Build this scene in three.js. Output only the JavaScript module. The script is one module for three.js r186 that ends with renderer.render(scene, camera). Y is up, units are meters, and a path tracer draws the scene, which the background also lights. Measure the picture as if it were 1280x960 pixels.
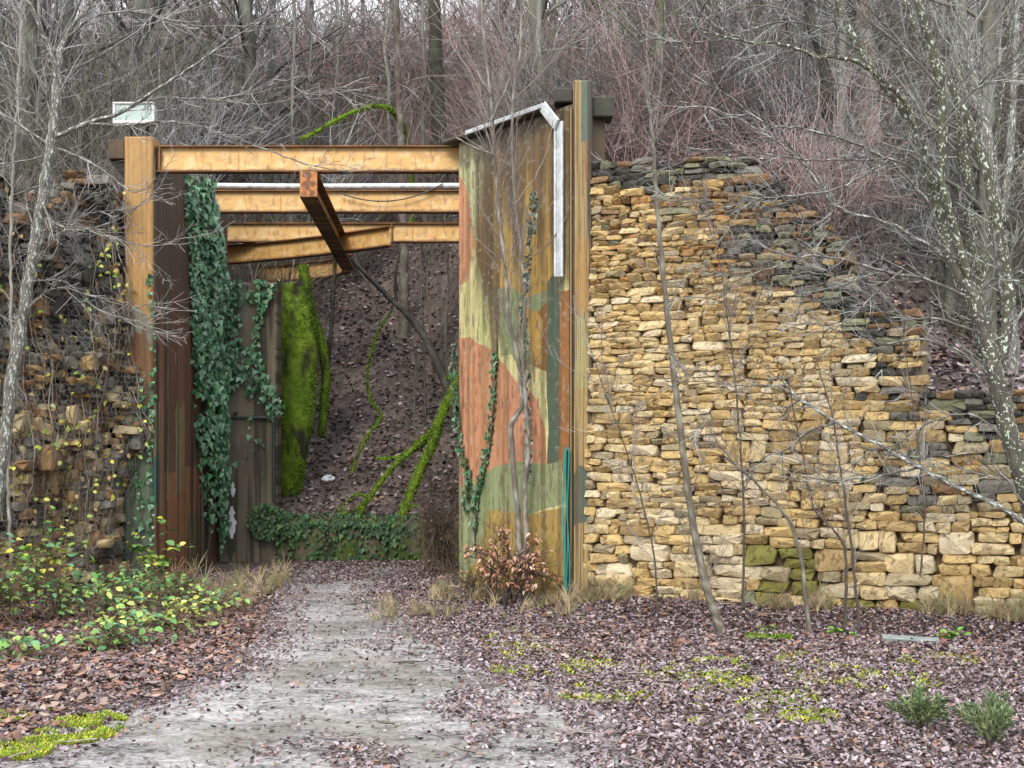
import * as THREE from 'three';
import { mergeGeometries, toCreasedNormals } from 'three/addons/utils/BufferGeometryUtils.js';

// ---------------------------------------------------------------- camera, sky, sun, exposure
const EYE = 2.23, FOCAL = 1780, HORIZON = 545;
const scene = new THREE.Scene();
const camera = new THREE.PerspectiveCamera(2 * Math.atan(480 / FOCAL) * 180 / Math.PI, 1280 / 960, 0.1, 400);
camera.position.set(0, EYE, 0);
camera.lookAt(0, EYE, -10);
camera.setViewOffset(1280, 960, 0, 480 - HORIZON, 1280, 960);
camera.updateProjectionMatrix();
scene.add(camera);

function mulberry(a) { return () => { a |= 0; a = a + 0x6D2B79F5 | 0; let t = Math.imul(a ^ a >>> 15, 1 | a); t = t + Math.imul(t ^ t >>> 7, 61 | t) ^ t; return ((t ^ t >>> 14) >>> 0) / 4294967296; }; }
let rnd = mulberry(20231);
const seed = (n) => { rnd = mulberry(n); };
const R = (a, b) => a + (b - a) * rnd();
const pick = (a) => a[Math.floor(rnd() * a.length)];
const clamp = (x, a = 0, b = 1) => Math.min(b, Math.max(a, x));
const sst = (a, b, x) => { const t = clamp((x - a) / (b - a)); return t * t * (3 - 2 * t); };
const lerp = (a, b, t) => a + (b - a) * t;
function h2(i, j, s = 0) { let n = Math.imul(i, 374761393) + Math.imul(j, 668265263) + Math.imul(s, 1274126177); n = Math.imul(n ^ n >>> 13, 1274126177); return ((n ^ n >>> 16) >>> 0) / 4294967296; }
function vn(x, y, s = 0, per = 0) {                       // value noise 0..1, tileable when per > 0
  const xi = Math.floor(x), yi = Math.floor(y), fx = x - xi, fy = y - yi;
  const w = (a) => per ? ((a % per) + per) % per : a, u = fx * fx * (3 - 2 * fx), v = fy * fy * (3 - 2 * fy);
  return lerp(lerp(h2(w(xi), w(yi), s), h2(w(xi + 1), w(yi), s), u), lerp(h2(w(xi), w(yi + 1), s), h2(w(xi + 1), w(yi + 1), s), u), v);
}
function fbm(x, y, s = 0, oct = 4, per = 0) { let a = 0.5, t = 0, n = 0; for (let k = 0; k < oct; k++) { t += a * vn(x, y, s + k * 17, per); n += a; x *= 2; y *= 2; per *= 2; a *= 0.55; } return t / n; }

{ // overcast winter sky
  const W = 256, H = 128, d = new Float32Array(W * H * 4);
  for (let j = 0; j < H; j++) for (let i = 0; i < W; i++) {
    const up = Math.sin(((j + 0.5) / H - 0.5) * Math.PI);
    const c = 0.9 + 0.2 * fbm(i / 16, j / 10, 3, 4, 16), b = (up > 0 ? 0.72 + 0.5 * up : 0.72) * c * 1.0, k = (j * W + i) * 4;
    d[k] = b * 0.965; d[k + 1] = b * 0.99; d[k + 2] = b * 1.04; d[k + 3] = 1;
  }
  const t = new THREE.DataTexture(d, W, H, THREE.RGBAFormat, THREE.FloatType);
  t.mapping = THREE.EquirectangularReflectionMapping; t.magFilter = t.minFilter = THREE.LinearFilter; t.wrapS = THREE.RepeatWrapping; t.needsUpdate = true;
  scene.background = t; scene.environment = t; scene.environmentIntensity = 1; scene.backgroundIntensity = 1;
}
const sun = new THREE.DirectionalLight(0xfff3e2, 1.5);
sun.position.set(-9, 26, 14); sun.target.position.set(0, 2, -20);
sun.castShadow = true; sun.shadow.radius = 40; sun.shadow.mapSize.set(2048, 2048);
Object.assign(sun.shadow.camera, { left: -30, right: 30, top: 30, bottom: -30, near: 1, far: 120 });
scene.add(sun, sun.target);

const renderer = new THREE.WebGLRenderer({ antialias: true });
renderer.toneMapping = THREE.LinearToneMapping;
renderer.toneMappingExposure = 2.1;
renderer.shadowMap.enabled = true;
renderer.setSize(1024, 768);

// ---------------------------------------------------------------- helpers
const V = (x, y, z) => new THREE.Vector3(x, y, z);
const at = (px, py, d) => V((px - 640) * d / FOCAL, EYE - (py - HORIZON) * d / FOCAL, -d);   // a point at a measured distance
const taken = {};
function numbered(n) { if (!(n in taken)) { taken[n] = 0; return n; } taken[n]++; return n + '_' + String(taken[n]).padStart(3, '0'); }
function tag(o, label, category, group, kind) { o.userData.label = label; if (category) o.userData.category = category; if (group) o.userData.group = group; if (kind) o.userData.kind = kind; return o; }
function shadowed(m) { m.castShadow = m.receiveShadow = true; return m; }
function mesh(name, geo, mat, parent) { const m = shadowed(new THREE.Mesh(geo, mat)); m.name = parent ? name : numbered(name); (parent ?? scene).add(m); return m; }
function thing(name, label, category, base = [0, 0, 0], group) {
  const g = new THREE.Group(); g.name = numbered(name); g.position.set(...base); scene.add(g); tag(g, label, category, group); return g;
}
function rebase(g) { // children were built in place: bring them under the thing's base point
  for (const c of g.children) c.position.sub(g.position);
  return g;
}
class MB { // collects tubes, leaves and boxes into one geometry with vertex colours
  constructor() { this.p = []; this.n = []; this.u = []; this.c = []; this.i = []; }
  get count() { return this.p.length / 3; }
  vert(p, n, u, v, c) { this.p.push(p.x, p.y, p.z); this.n.push(n.x, n.y, n.z); this.u.push(u, v); this.c.push(c[0], c[1], c[2]); }
  tube(pts, rad, sides, col) { // rad: array or [r0, r1]; col: [r,g,b] or function(point, k)
    const n = pts.length, base = this.count; let len = 0;
    const t = V(0, 0, 0), a = V(0, 0, 0), b = V(0, 0, 0), up = V(0.31, 0.2, 0.93), q = V(0, 0, 0), nn = V(0, 0, 0);
    for (let k = 0; k < n; k++) {
      t.copy(pts[Math.min(n - 1, k + 1)]).sub(pts[Math.max(0, k - 1)]).normalize();
      if (k) len += pts[k].distanceTo(pts[k - 1]);
      a.crossVectors(t, Math.abs(t.dot(up)) > 0.95 ? V(0, 1, 0) : up).normalize(); b.crossVectors(t, a);
      const r = rad.length === n ? rad[k] : lerp(rad[0], rad[1], k / (n - 1));
      for (let s = 0; s <= sides; s++) {
        const th = s / sides * Math.PI * 2; nn.copy(a).multiplyScalar(Math.cos(th)).addScaledVector(b, Math.sin(th));
        q.copy(pts[k]).addScaledVector(nn, r);
        this.vert(q, nn, s / sides * Math.max(0.1, rad[0] * 6.28), len, typeof col === 'function' ? col(q, k, s) : col);
      }
    }
    const w = sides + 1;
    for (let k = 0; k < n - 1; k++) for (let s = 0; s < sides; s++) { const o = base + k * w + s; this.i.push(o, o + 1, o + w, o + 1, o + w + 1, o + w); }
    // cap
    const e = this.count; t.copy(pts[n - 1]).sub(pts[n - 2]).normalize(); this.vert(pts[n - 1], t, 0, len, typeof col === 'function' ? col(pts[n - 1], n - 1, 0) : col);
    for (let s = 0; s < sides; s++) this.i.push(base + (n - 1) * w + s, base + (n - 1) * w + s + 1, e);
    return this;
  }
  leaf(p, dir, nor, L, W, col, shape = 0) { // a small bent leaf: shape 0 oval, 1 ivy
    const d = dir.clone().normalize(), s = V(0, 0, 0).crossVectors(d, nor).normalize(), n = V(0, 0, 0).crossVectors(s, d).normalize();
    const o = shape ? [[0, 0, 0], [0.05, -0.5, 0.06], [0.4, -0.35, 0.1], [0.6, -0.22, 0.03], [1, 0, -0.12], [0.6, 0.22, 0.03], [0.4, 0.35, 0.1], [0.05, 0.5, 0.06]]
      : [[0, 0, 0], [0.3, -0.45, 0.1], [0.7, -0.36, 0.08], [1, 0, -0.1], [0.7, 0.36, 0.08], [0.3, 0.45, 0.1]];
    const base = this.count, q = V(0, 0, 0);
    for (const [x, y, z] of o) { q.copy(p).addScaledVector(d, x * L).addScaledVector(s, y * W).addScaledVector(n, z * L); const m = n.clone().addScaledVector(s, -y * 0.6).normalize(); this.vert(q, m, x, y + 0.5, col); }
    for (let k = 1; k < o.length - 1; k++) this.i.push(base, base + k + 1, base + k);
    return this;
  }
  geo() {
    const g = new THREE.BufferGeometry();
    g.setAttribute('position', new THREE.Float32BufferAttribute(this.p, 3)); g.setAttribute('normal', new THREE.Float32BufferAttribute(this.n, 3));
    g.setAttribute('uv', new THREE.Float32BufferAttribute(this.u, 2)); g.setAttribute('color', new THREE.Float32BufferAttribute(this.c, 3));
    g.setIndex(this.i); return g;
  }
}
function texture(W, H, fn, srgb = true) {
  const d = new Uint8Array(W * H * 4), enc = (x) => { x = clamp(x); return 255 * (srgb ? (x <= 0.0031308 ? 12.92 * x : 1.055 * Math.pow(x, 1 / 2.4) - 0.055) : x); };
  for (let j = 0; j < H; j++) for (let i = 0; i < W; i++) { const c = fn((i + 0.5) / W, (j + 0.5) / H), k = (j * W + i) * 4; d[k] = enc(c[0]); d[k + 1] = enc(c[1]); d[k + 2] = enc(c[2]); d[k + 3] = 255; }
  const t = new THREE.DataTexture(d, W, H, THREE.RGBAFormat); if (srgb) t.colorSpace = THREE.SRGBColorSpace;
  t.wrapS = t.wrapT = THREE.RepeatWrapping; t.magFilter = t.minFilter = THREE.LinearFilter; t.needsUpdate = true; return t;
}
const g1 = (v) => [v, v, v], mixc3 = (a, b, t) => [lerp(a[0], b[0], t), lerp(a[1], b[1], t), lerp(a[2], b[2], t)];
const noiseTex = texture(256, 256, (u, v) => g1(fbm(u * 8, v * 8, 5, 5, 8)), false);
const grainTex = texture(256, 256, (u, v) => g1(0.45 * fbm(u * 32, v * 32, 9, 3, 32) + 0.55 * fbm(u * 6, v * 6, 11, 3, 6)), false);
const mottle = texture(256, 256, (u, v) => { const a = fbm(u * 5, v * 5, 21, 5, 5), b = fbm(u * 20, v * 20, 31, 3, 20); const k = 0.42 + 0.72 * a + 0.35 * (b - 0.5); return [k, k * (0.97 + 0.06 * b), k * (0.93 + 0.12 * a)]; });
const barkBump = texture(128, 256, (u, v) => g1(fbm(u * 16, v * 4, 41, 4, 4)), false);
const barkMap = texture(256, 256, (u, v) => { const a = fbm(u * 12, v * 6, 44, 4, 6), k = 0.5 + 0.7 * a; return [k, k, k]; });
const rep = (t, x, y) => { const c = t.clone(); c.repeat.set(x, y); c.needsUpdate = true; return c; };
const std = (o) => new THREE.MeshStandardMaterial({ roughness: 0.85, side: THREE.DoubleSide, ...o });
const lin = (r, g, b) => new THREE.Color().setRGB(r, g, b);

const M = {
  bark: std({ vertexColors: true, map: rep(barkMap, 3, 2), bumpMap: rep(barkBump, 3, 2), bumpScale: 0.006, roughness: 0.8 }),
  twig: std({ vertexColors: true, roughness: 0.55 }),
  lichen: std({ map: rep(texture(512, 512, (u, v) => { const a = fbm(u * 16, v * 8, 401, 4, 8), s = fbm(u * 26, v * 26, 403, 3, 26), w = fbm(u * 4, v * 4, 405, 3, 4); let c = mixc3([0.028, 0.026, 0.021], [0.1, 0.095, 0.07], a); c = mixc3(c, [0.1, 0.11, 0.055], 0.5 * sst(0.54, 0.66, w)); return mixc3(c, [0.46, 0.54, 0.48], 0.95 * sst(0.73 - 0.16 * w, 0.77 - 0.16 * w, s)); }), 1.6, 1.6), bumpMap: rep(barkBump, 4, 3), bumpScale: 0.01, roughness: 0.8 }),
  limb: std({ map: rep(texture(512, 512, (u, v) => { const a = fbm(u * 16, v * 8, 411, 4, 8), s = fbm(u * 32, v * 16, 413, 3, 16); let c = mixc3([0.05, 0.048, 0.04], [0.17, 0.165, 0.145], a); return mixc3(c, [0.42, 0.47, 0.45], 0.9 * sst(0.56, 0.62, s)); }), 1.6, 1.6), bumpMap: rep(barkBump, 4, 3), bumpScale: 0.004, roughness: 0.7 }),
  leaf: std({ vertexColors: true, roughness: 0.38 }),
  moss: std({ vertexColors: true, roughness: 1, map: rep(texture(256, 256, (u, v) => { const k = 0.35 + 1.25 * fbm(u * 26, v * 13, 421, 4, 13); return [k, k, k]; }), 2, 2), bumpMap: rep(grainTex, 2, 1), bumpScale: 0.012 }),
  dullLeaf: std({ vertexColors: true, roughness: 0.65 }),
  tuft: std({ vertexColors: true, roughness: 0.9 }),
  dry: std({ vertexColors: true, roughness: 0.8 }),
  zinc: std({ color: lin(0.68, 0.73, 0.78), metalness: 0.15, roughness: 0.42, map: rep(mottle, 1.5, 1.5), bumpMap: noiseTex, bumpScale: 0.002 }),
  dark: std({ color: lin(0.03, 0.028, 0.026), map: mottle }),
  wire: std({ color: lin(0.3, 0.31, 0.32), metalness: 0.5, roughness: 0.5 }),
};

// ---------------------------------------------------------------- terrain
const WA = V(0.84, 0, -18.35), WD = V(0.919, 0, 0.396).normalize();          // foot of the right-hand stone wall and its direction
const WN = V(-WD.z, 0, WD.x);                                               // points to the road
const wallTop = (u) => u < 2.13 ? 5.72 : u < 3.46 ? lerp(5.72, 4.55, (u - 2.13) / 1.33) : u < 4.3 ? 3.78 : 2.75;
const wallSoil = (u) => u < 1.9 ? 5.5 : u < 3.3 ? lerp(5.5, 3.6, (u - 1.9) / 1.4) : u < 4.15 ? lerp(3.6, 2.6, (u - 3.3) / 0.85) : 2.6;
const LA = V(-5.7, 0, -20.95), LD = V(-0.443, 0, 0.897).normalize(), LN = V(LD.z, 0, -LD.x);   // left-hand gabion wall
const centreHill = (d) => { if (d < 25.25) return -0.4; const t = d - 25.25; if (t < 2.6) return 0.66 + 0.35 * t + 0.052 * t * t; const y = 0.66 + 0.91 + 0.351 + 0.62 * (t - 2.6); return d < 42 ? y : 0.66 + 0.91 + 0.351 + 0.62 * 14.15 + 0.25 * (d - 42); };
function hill(x, z) {
  const d = -z, c = centreHill(d), bump = 0.5 * (fbm(x * 0.5, z * 0.5, 61, 3) - 0.5);
  const rx = x - WA.x, rz = z - WA.z, u = rx * WD.x + rz * WD.z, back = -(rx * WN.x + rz * WN.z);
  const lx = x - LA.x, lz = z - LA.z, lb = -(lx * LN.x + lz * LN.z);
  let right = -0.4, left = -0.4;
  if (x > -0.15 && (back > 0.3 && u > -0.2 || d > 20.9)) right = Math.min(wallSoil(u) + 0.3 * Math.max(0, back - 0.3), 9.2);
  if (x < (d > 26.35 ? -6.9 : -5.5) && lb > 0.32) left = Math.min(5.55 + 0.24 * Math.max(0, d - 21), 9.2);
  let side = Math.max(right, left);
  if (d > 28.6) { // beyond the abutments the banks run down into the cutting
    const w = 0.6 + (d - 28.6) * 0.45, er = sst(-0.15 - w, 0.1, x), el = sst(-7.2 + w, -7.2, x), sr = Math.min(9.2, 5.6 + 0.24 * (d - 19)), sl = Math.min(9.2, 5.55 + 0.24 * (d - 21));
    side = Math.max(side, c + Math.max(0, sr - c) * er, c + Math.max(0, sl - c) * el);
  }
  const y = Math.max(c, side);
  return y < 0 ? y : y + bump * sst(0, 1.5, Math.min(y, d - 25.3 > 0 ? 3 : 3));
}
const gy = (x, z) => 0.10 * (fbm(x * 0.45 + 9, z * 0.45, 71, 3) - 0.5) + 0.18 * sst(1.3, 0.1, -((x - WA.x) * WN.x + (z - WA.z) * WN.z) * -1) * sst(0.2, 1.6, x);
function grid(xs, zs, fy, uvScale = 1) {
  const p = [], u = [], i = [], nx = xs.length;
  for (const z of zs) for (const x of xs) { p.push(x, fy(x, z), z); u.push(x * uvScale, z * uvScale); }
  for (let b = 0; b < zs.length - 1; b++) for (let a = 0; a < nx - 1; a++) { const o = b * nx + a; i.push(o, o + 1, o + nx, o + 1, o + nx + 1, o + nx); }
  const g = new THREE.BufferGeometry(); g.setAttribute('position', new THREE.Float32BufferAttribute(p, 3)); g.setAttribute('uv', new THREE.Float32BufferAttribute(u, 2)); g.setIndex(i); g.computeVertexNormals(); 
  const n = g.attributes.normal; if (n.getY(0) < 0) { for (let k = 0; k < i.length; k += 3) { const t = i[k + 1]; i[k + 1] = i[k + 2]; i[k + 2] = t; } g.setIndex(i); g.computeVertexNormals(); }
  return g;
}
const spaced = (...runs) => { const a = []; for (const [from, to, step] of runs) for (let v = from; v < to - 1e-6; v += step) a.push(v); a.push(runs[runs.length - 1][1]); return a; };
const soilTex = texture(512, 512, (u, v) => { const a = fbm(u * 8, v * 8, 81, 5, 8), b = fbm(u * 40, v * 40, 82, 3, 40), k = 0.02 + 0.12 * a * b * 2; return [k * 1.15, k * 0.9, k * 0.8]; });
const soil = std({ map: rep(soilTex, 0.5, 0.5), bumpMap: rep(grainTex, 1.5, 1.5), bumpScale: 0.03, roughness: 0.9 });
tag(mesh('ground', grid(spaced([-200, -20, 30], [-20, -8, 1], [-8, 8, 0.2], [8, 20, 1], [20, 200, 30]), spaced([-300, -40, 30], [-40, -27, 1], [-27, -8, 0.2], [-8, 4, 1], [4, 100, 24]), gy), soil), 'damp leaf-strewn soil in front of the gateway', 'ground', null, 'structure');
tag(mesh('hillside', grid(spaced([-60, -12, 2], [-12, 10, 0.16], [10, 60, 2]), spaced([-140, -60, 4], [-60, -34, 0.6], [-34, -14, 0.16]), hill), soil), 'wooded slope covered in dead leaves behind the gateway', 'hillside', null, 'structure');

const pathEdge = [[6, -4.6, 1.3], [9.5, -3.75, 0.75], [11, -3.4, 0.72], [12, -3.1, 0.5], [13, -2.85, 0.15], [14, -2.75, -0.25], [16, -2.9, -0.75], [18, -3.15, -1.35], [20, -3.45, -1.65], [22, -3.75, -1.7], [24.4, -3.9, -1.75]];
function pathAt(d) { let k = 0; while (k < pathEdge.length - 2 && pathEdge[k + 1][0] < d) k++; const [a, b] = [pathEdge[k], pathEdge[k + 1]], t = clamp((d - a[0]) / (b[0] - a[0])); return [lerp(a[1], b[1], t), lerp(a[2], b[2], t)]; }
function onPath(x, z) { const d = -z; if (d > 24.2) return -1; const [l, r] = pathAt(d); return Math.min(x - l, r - x) + 0.5 * (fbm(x * 1.7, z * 1.1, 91, 4) - 0.5); }
const gravelTex = texture(1024, 1024, (u, v) => {
  const a = fbm(u * 6, v * 6, 101, 4, 6), b = fbm(u * 90, v * 90, 102, 3, 90), c = fbm(u * 12, v * 24, 103, 4, 12), e = fbm(u * 3, v * 3, 107, 4, 3);
  let k = 0.085 + 0.3 * a + 0.4 * (b - 0.5) + 0.3 * (c - 0.5); const pebble = vn(u * 170, v * 170, 105, 170) > 0.9 ? 0.16 : 0; k += pebble; const m = sst(0.5, 0.68, e) * 0.5;
  return [lerp(k * 1.0, 0.14, m), lerp(k * 0.975, 0.13, m), lerp(k * 0.97, 0.095, m)];
});
{
  const xs = spaced([-6, 2.5, 0.08]), zs = spaced([-24.4, -4, 0.1]), p = [], u = [], i = [], id = new Map();
  const put = (a, b) => { const k = a * 10000 + b; if (!id.has(k)) { id.set(k, p.length / 3); p.push(xs[a], gy(xs[a], zs[b]) + 0.012, zs[b]); u.push(xs[a] / 3, zs[b] / 3); } return id.get(k); };
  for (let b = 0; b < zs.length - 1; b++) for (let a = 0; a < xs.length - 1; a++) if (onPath(xs[a] + 0.04, zs[b] + 0.05) > -0.12) i.push(put(a, b), put(a, b + 1), put(a + 1, b), put(a + 1, b), put(a, b + 1), put(a + 1, b + 1));
  const g = new THREE.BufferGeometry(); g.setAttribute('position', new THREE.Float32BufferAttribute(p, 3)); g.setAttribute('uv', new THREE.Float32BufferAttribute(u, 2)); g.setIndex(i); g.computeVertexNormals();
  tag(mesh('path', g, std({ map: gravelTex, bumpMap: rep(grainTex, 6, 6), bumpScale: 0.02, roughness: 0.75 })), 'pale gravel track leading through the gateway', 'path', null, 'structure');
}

// ---------------------------------------------------------------- concrete piers with worn camouflage paint
function inside(P, x, y) { let c = false; for (let i = 0, j = P.length - 1; i < P.length; j = i++) { const [a, b] = P[i], [e, f] = P[j]; if ((b > y) !== (f > y) && x < (e - a) * (y - b) / (f - b) + a) c = !c; } return c; }
const C = { terra: [0.52, 0.24, 0.135], terra2: [0.42, 0.17, 0.085], green: [0.25, 0.29, 0.15], pale: [0.58, 0.53, 0.26], ochre: [0.47, 0.29, 0.07], ochre2: [0.36, 0.25, 0.075], brown: [0.28, 0.125, 0.04], dgreen: [0.07, 0.105, 0.075], dbrown: [0.09, 0.055, 0.032], black: [0.025, 0.024, 0.02], paleg: [0.42, 0.43, 0.22], teal: [0.07, 0.16, 0.14] };
const mixc = (a, b, t) => [lerp(a[0], b[0], t), lerp(a[1], b[1], t), lerp(a[2], b[2], t)];
const camo = [
  [C.terra, [[-0.1, 6.08], [0.04, 5.97], [0.118, 5.61], [0.149, 5.03], [0.103, 4.53], [0.04, 4.49], [-0.1, 4.48]]],
  [C.paleg, [[-0.1, 7], [0.22, 7], [0.25, 5.7], [0.15, 5.0], [0.118, 5.61], [0.04, 5.97], [-0.1, 6.08]]],
  [C.ochre, [[0.149, 5.03], [0.248, 5.73], [0.30, 7], [1.1, 7], [0.95, 5.4], [0.95, 4.41], [0.842, 4.26], [0.656, 4.2], [0.503, 4.37], [0.3, 4.4], [0.241, 4.49]]],
  [C.green, [[0.3, 4.4], [0.503, 4.37], [0.656, 4.2], [0.842, 4.26], [0.932, 4.36], [0.925, 4.03], [0.776, 3.89], [0.696, 3.78], [0.696, 3.35], [0.587, 3.28], [0.503, 3.49], [0.403, 3.48], [0.374, 3.84]]],
  [C.brown, [[1.1, 4.3], [0.842, 4.17], [0.723, 3.99], [0.669, 3.68], [0.683, 3.31], [0.803, 3.25], [1.1, 3.2]]],
  [C.ochre, [[0.62, 4.1], [0.72, 3.99], [0.76, 3.9], [0.76, 3.35], [0.683, 3.31], [0.66, 3.6]]],
  [C.brown, [[1.1, 3.3], [0.9, 3.25], [0.9, 1.6], [1.1, 1.5]]],
  [C.dgreen, [[0.803, 4.34], [0.9, 4.51], [0.9, 1.53], [0.842, 1.48], [0.803, 2.07], [0.816, 2.7], [0.796, 3.25]]],
  [C.terra, [[-0.1, 3.85], [0.134, 3.73], [0.3, 3.59], [0.418, 3.39], [0.538, 3.13], [0.642, 3.02], [0.723, 2.86], [0.783, 2.49], [0.803, 2.05], [0.573, 2.03], [0.403, 2.04], [0.3, 1.95], [0.226, 1.77], [-0.1, 1.66]]],
  [C.green, [[-0.1, 1.66], [0.226, 1.77], [0.3, 1.95], [0.403, 2.04], [0.803, 2.05], [0.925, 2.12], [0.944, 1.54], [0.642, 1.4], [0.418, 1.41], [0.286, 1.42], [0.241, 1.16], [0.195, 0.79], [0.095, 0.56], [-0.1, 0.49]]],
  [C.ochre2, [[0.241, 1.16], [0.286, 1.42], [0.642, 1.4], [1.1, 1.54], [1.1, -0.5], [0.21, -0.5], [0.095, 0.56], [0.195, 0.79]]],
];
const paintTex = texture(512, 1024, (t, v) => {
  const Y = v * 6.57, wx = t + 0.035 * (fbm(t * 5, Y * 2.4, 121, 3) - 0.5), wy = Y + 0.12 * (fbm(t * 5, Y * 1.2, 123, 3) - 0.5);
  let c = C.pale; for (const [col, P] of camo) if (inside(P, wx, wy)) c = col;
  // run-off stains: narrow vertical streaks of algae and grime that start at the coping
  const s1 = fbm(t * 26, Y * 0.35, 131, 3), s2 = fbm(t * 9, Y * 0.22, 133, 3), s3 = fbm(t * 60, Y * 0.8, 135, 2), board = fbm(t * 11, 0.5, 139, 1);
  c = mixc(c, [c[0] * 0.62, c[1] * 0.74, c[2] * 0.6], 0.75 * sst(0.45, 0.7, s1)); c = mixc(c, [c[0] * 1.2 + 0.03, c[1] * 1.2 + 0.03, c[2] * 1.2 + 0.03], 0.5 * sst(0.52, 0.75, s2));
  const run = 6.6 - 3.1 * vn(t * 14, 1.5, 141) - 1.2 * s3;                             // how far each run reaches down
  const w = sst(run - 0.35, run + 0.7, Y + 0.5 * s2) * sst(0.1, 0.3, t + 0.1 * s1);
  c = mixc(c, mixc(C.black, C.dbrown, s3 * 1.1), clamp(w * (0.5 + 0.7 * s1), 0, 0.9));
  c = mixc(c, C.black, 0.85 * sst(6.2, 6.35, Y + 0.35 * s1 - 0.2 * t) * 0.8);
  const drip = sst(0.56, 0.64, fbm(t * 30, 2.2, 143, 2)) * sst(0.3, 0.6, fbm(t * 30, Y * 0.5, 145, 2)); c = mixc(c, C.dbrown, 0.45 * drip);
  const alg = sst(0.9, 0.0, Y + 0.8 * fbm(t * 6, Y * 2, 147, 4) - 0.3); c = mixc(c, [0.11, 0.12, 0.035], 0.55 * alg);
  c = mixc(c, [0.3, 0.28, 0.22], 0.45 * sst(0.65, 0.7, fbm(t * 34, Y * 15, 155, 4))); c = mixc(c, [0.12, 0.09, 0.06], 0.6 * sst(0.62, 0.66, fbm(t * 80, Y * 6, 157, 3)));
  const g = 0.82 + 0.36 * fbm(t * 40, Y * 18, 149, 4) + 0.1 * (board - 0.5); return [c[0] * g, c[1] * g, c[2] * g];
});
paintTex.wrapS = paintTex.wrapT = THREE.ClampToEdgeWrapping;
const paintBump = texture(512, 512, (u, v) => g1(0.6 * fbm(u * 40, v * 14, 151, 4, 40) + 0.4 * fbm(u * 80, v * 80, 153, 2, 80) - (Math.abs((u * 7) % 1 - 0.5) < 0.012 ? 0.2 : 0)), false);
const paint = std({ map: paintTex, bumpMap: paintBump, bumpScale: 0.008, roughness: 0.62 });
const columnTex = texture(128, 1024, (u, v) => { // right post: ochre with a green patch near the top
  const Y = v * 6.75, w = Y + 0.25 * (fbm(u * 3, Y * 2, 161, 3) - 0.5); let c = mixc([0.26, 0.2, 0.085], [0.38, 0.27, 0.1], fbm(u * 4, Y * 0.5, 163, 2));
  if (w > 6.05 && u > 0.38) c = C.teal; if (w > 4.0 && w < 4.8) c = mixc(C.ochre2, C.brown, 0.4); if (w < 3.9 && w > 3.0) c = mixc(C.ochre2, C.green, 0.5); if (w < 2.0 && w > 1.3) c = C.dgreen; if (w > 5.6 && w < 6.05 && u > 0.6) c = C.brown;
  const s = fbm(u * 22, Y * 0.5, 165, 3); c = mixc(c, C.dbrown, 0.95 * sst(0.44, 0.62, s)); c = mixc(c, C.black, 0.8 * sst(0.7, 0.85, u + 0.2 * (fbm(u * 3, Y * 3, 167, 3) - 0.5)));
  const g = 0.8 + 0.4 * fbm(u * 20, Y * 10, 169, 4); return [c[0] * g, c[1] * g, c[2] * g];
});
const leftTex = texture(128, 1024, (u, v) => { // left post: ochre, grey band, brown, green foot
  const Y = v * 6.6, w = Y + 0.22 * (fbm(u * 3, Y * 2, 171, 3) - 0.5) - 0.16 * Math.sin(u * 3.1); let c = [0.36, 0.215, 0.075];
  if (w < 4.05) c = [0.18, 0.17, 0.12]; if (w < 3.7) c = [0.17, 0.085, 0.035]; if (w < 3.1) c = [0.09, 0.055, 0.033]; if (w < 2.0 && u > 0.0) c = [0.075, 0.11, 0.075];
  const s = fbm(u * 14, Y * 0.6, 173, 3); c = mixc(c, C.dbrown, 0.8 * sst(0.56, 0.74, s) * (Y < 4 ? 1 : 0.35)); if (u < 0.12 && Y < 4.2) c = mixc(c, C.dgreen, 0.6);
  const g = 0.78 + 0.44 * fbm(u * 14, Y * 9, 175, 4); return [c[0] * g, c[1] * g, c[2] * g];
});
const innerTex = texture(512, 1024, (u, v) => { // inner left face: rusty brown run-off over the camouflage; u 0 at the front, 1 at the back
  const Y = v * 6.6, w = Y + 0.3 * (fbm(u * 4, Y * 1.5, 181, 3) - 0.5); let c = [0.12, 0.06, 0.035];
  if (w < 1.9) c = [0.25, 0.115, 0.055]; const patch = (x0, x1, y0, y1, k) => { if (u + 0.06 * (fbm(u * 5, Y * 2, 183, 2) - 0.5) > x0 && u < x1 && w > y0 && w < y1) c = k; };
  patch(0.0, 0.13, 1.3, 2.9, [0.19, 0.185, 0.1]); patch(0.0, 0.1, 1.5, 2.1, C.teal); patch(0.31, 0.47, 1.6, 2.6 + 0.5 * fbm(u * 20, 1, 188, 2), [0.2, 0.2, 0.12]); patch(0.17, 0.2, 1.5, 4.6 + fbm(u * 40, 2, 188, 2), [0.22, 0.21, 0.12]); patch(0.5, 1, -1, 1.2, [0.14, 0.12, 0.06]);
  const s = fbm(u * 34, Y * 0.3, 185, 3), s2 = fbm(u * 12, Y * 0.2, 187, 2); c = mixc(c, C.black, 0.85 * sst(0.48, 0.66, s)); c = mixc(c, [0.24, 0.11, 0.055], 0.75 * sst(0.5, 0.66, s2));
  c = mixc(c, [0.055, 0.04, 0.03], 0.8 * sst(4.2, 5.4, Y + 1.2 * s)); const g = 0.75 + 0.5 * fbm(u * 50, Y * 6, 189, 4); return [c[0] * g, c[1] * g, c[2] * g];
});
for (const t of [columnTex, leftTex, innerTex]) t.wrapS = t.wrapT = THREE.ClampToEdgeWrapping;
const mk = (map) => std({ map, bumpMap: paintBump, bumpScale: 0.007, roughness: 0.65 });
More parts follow.
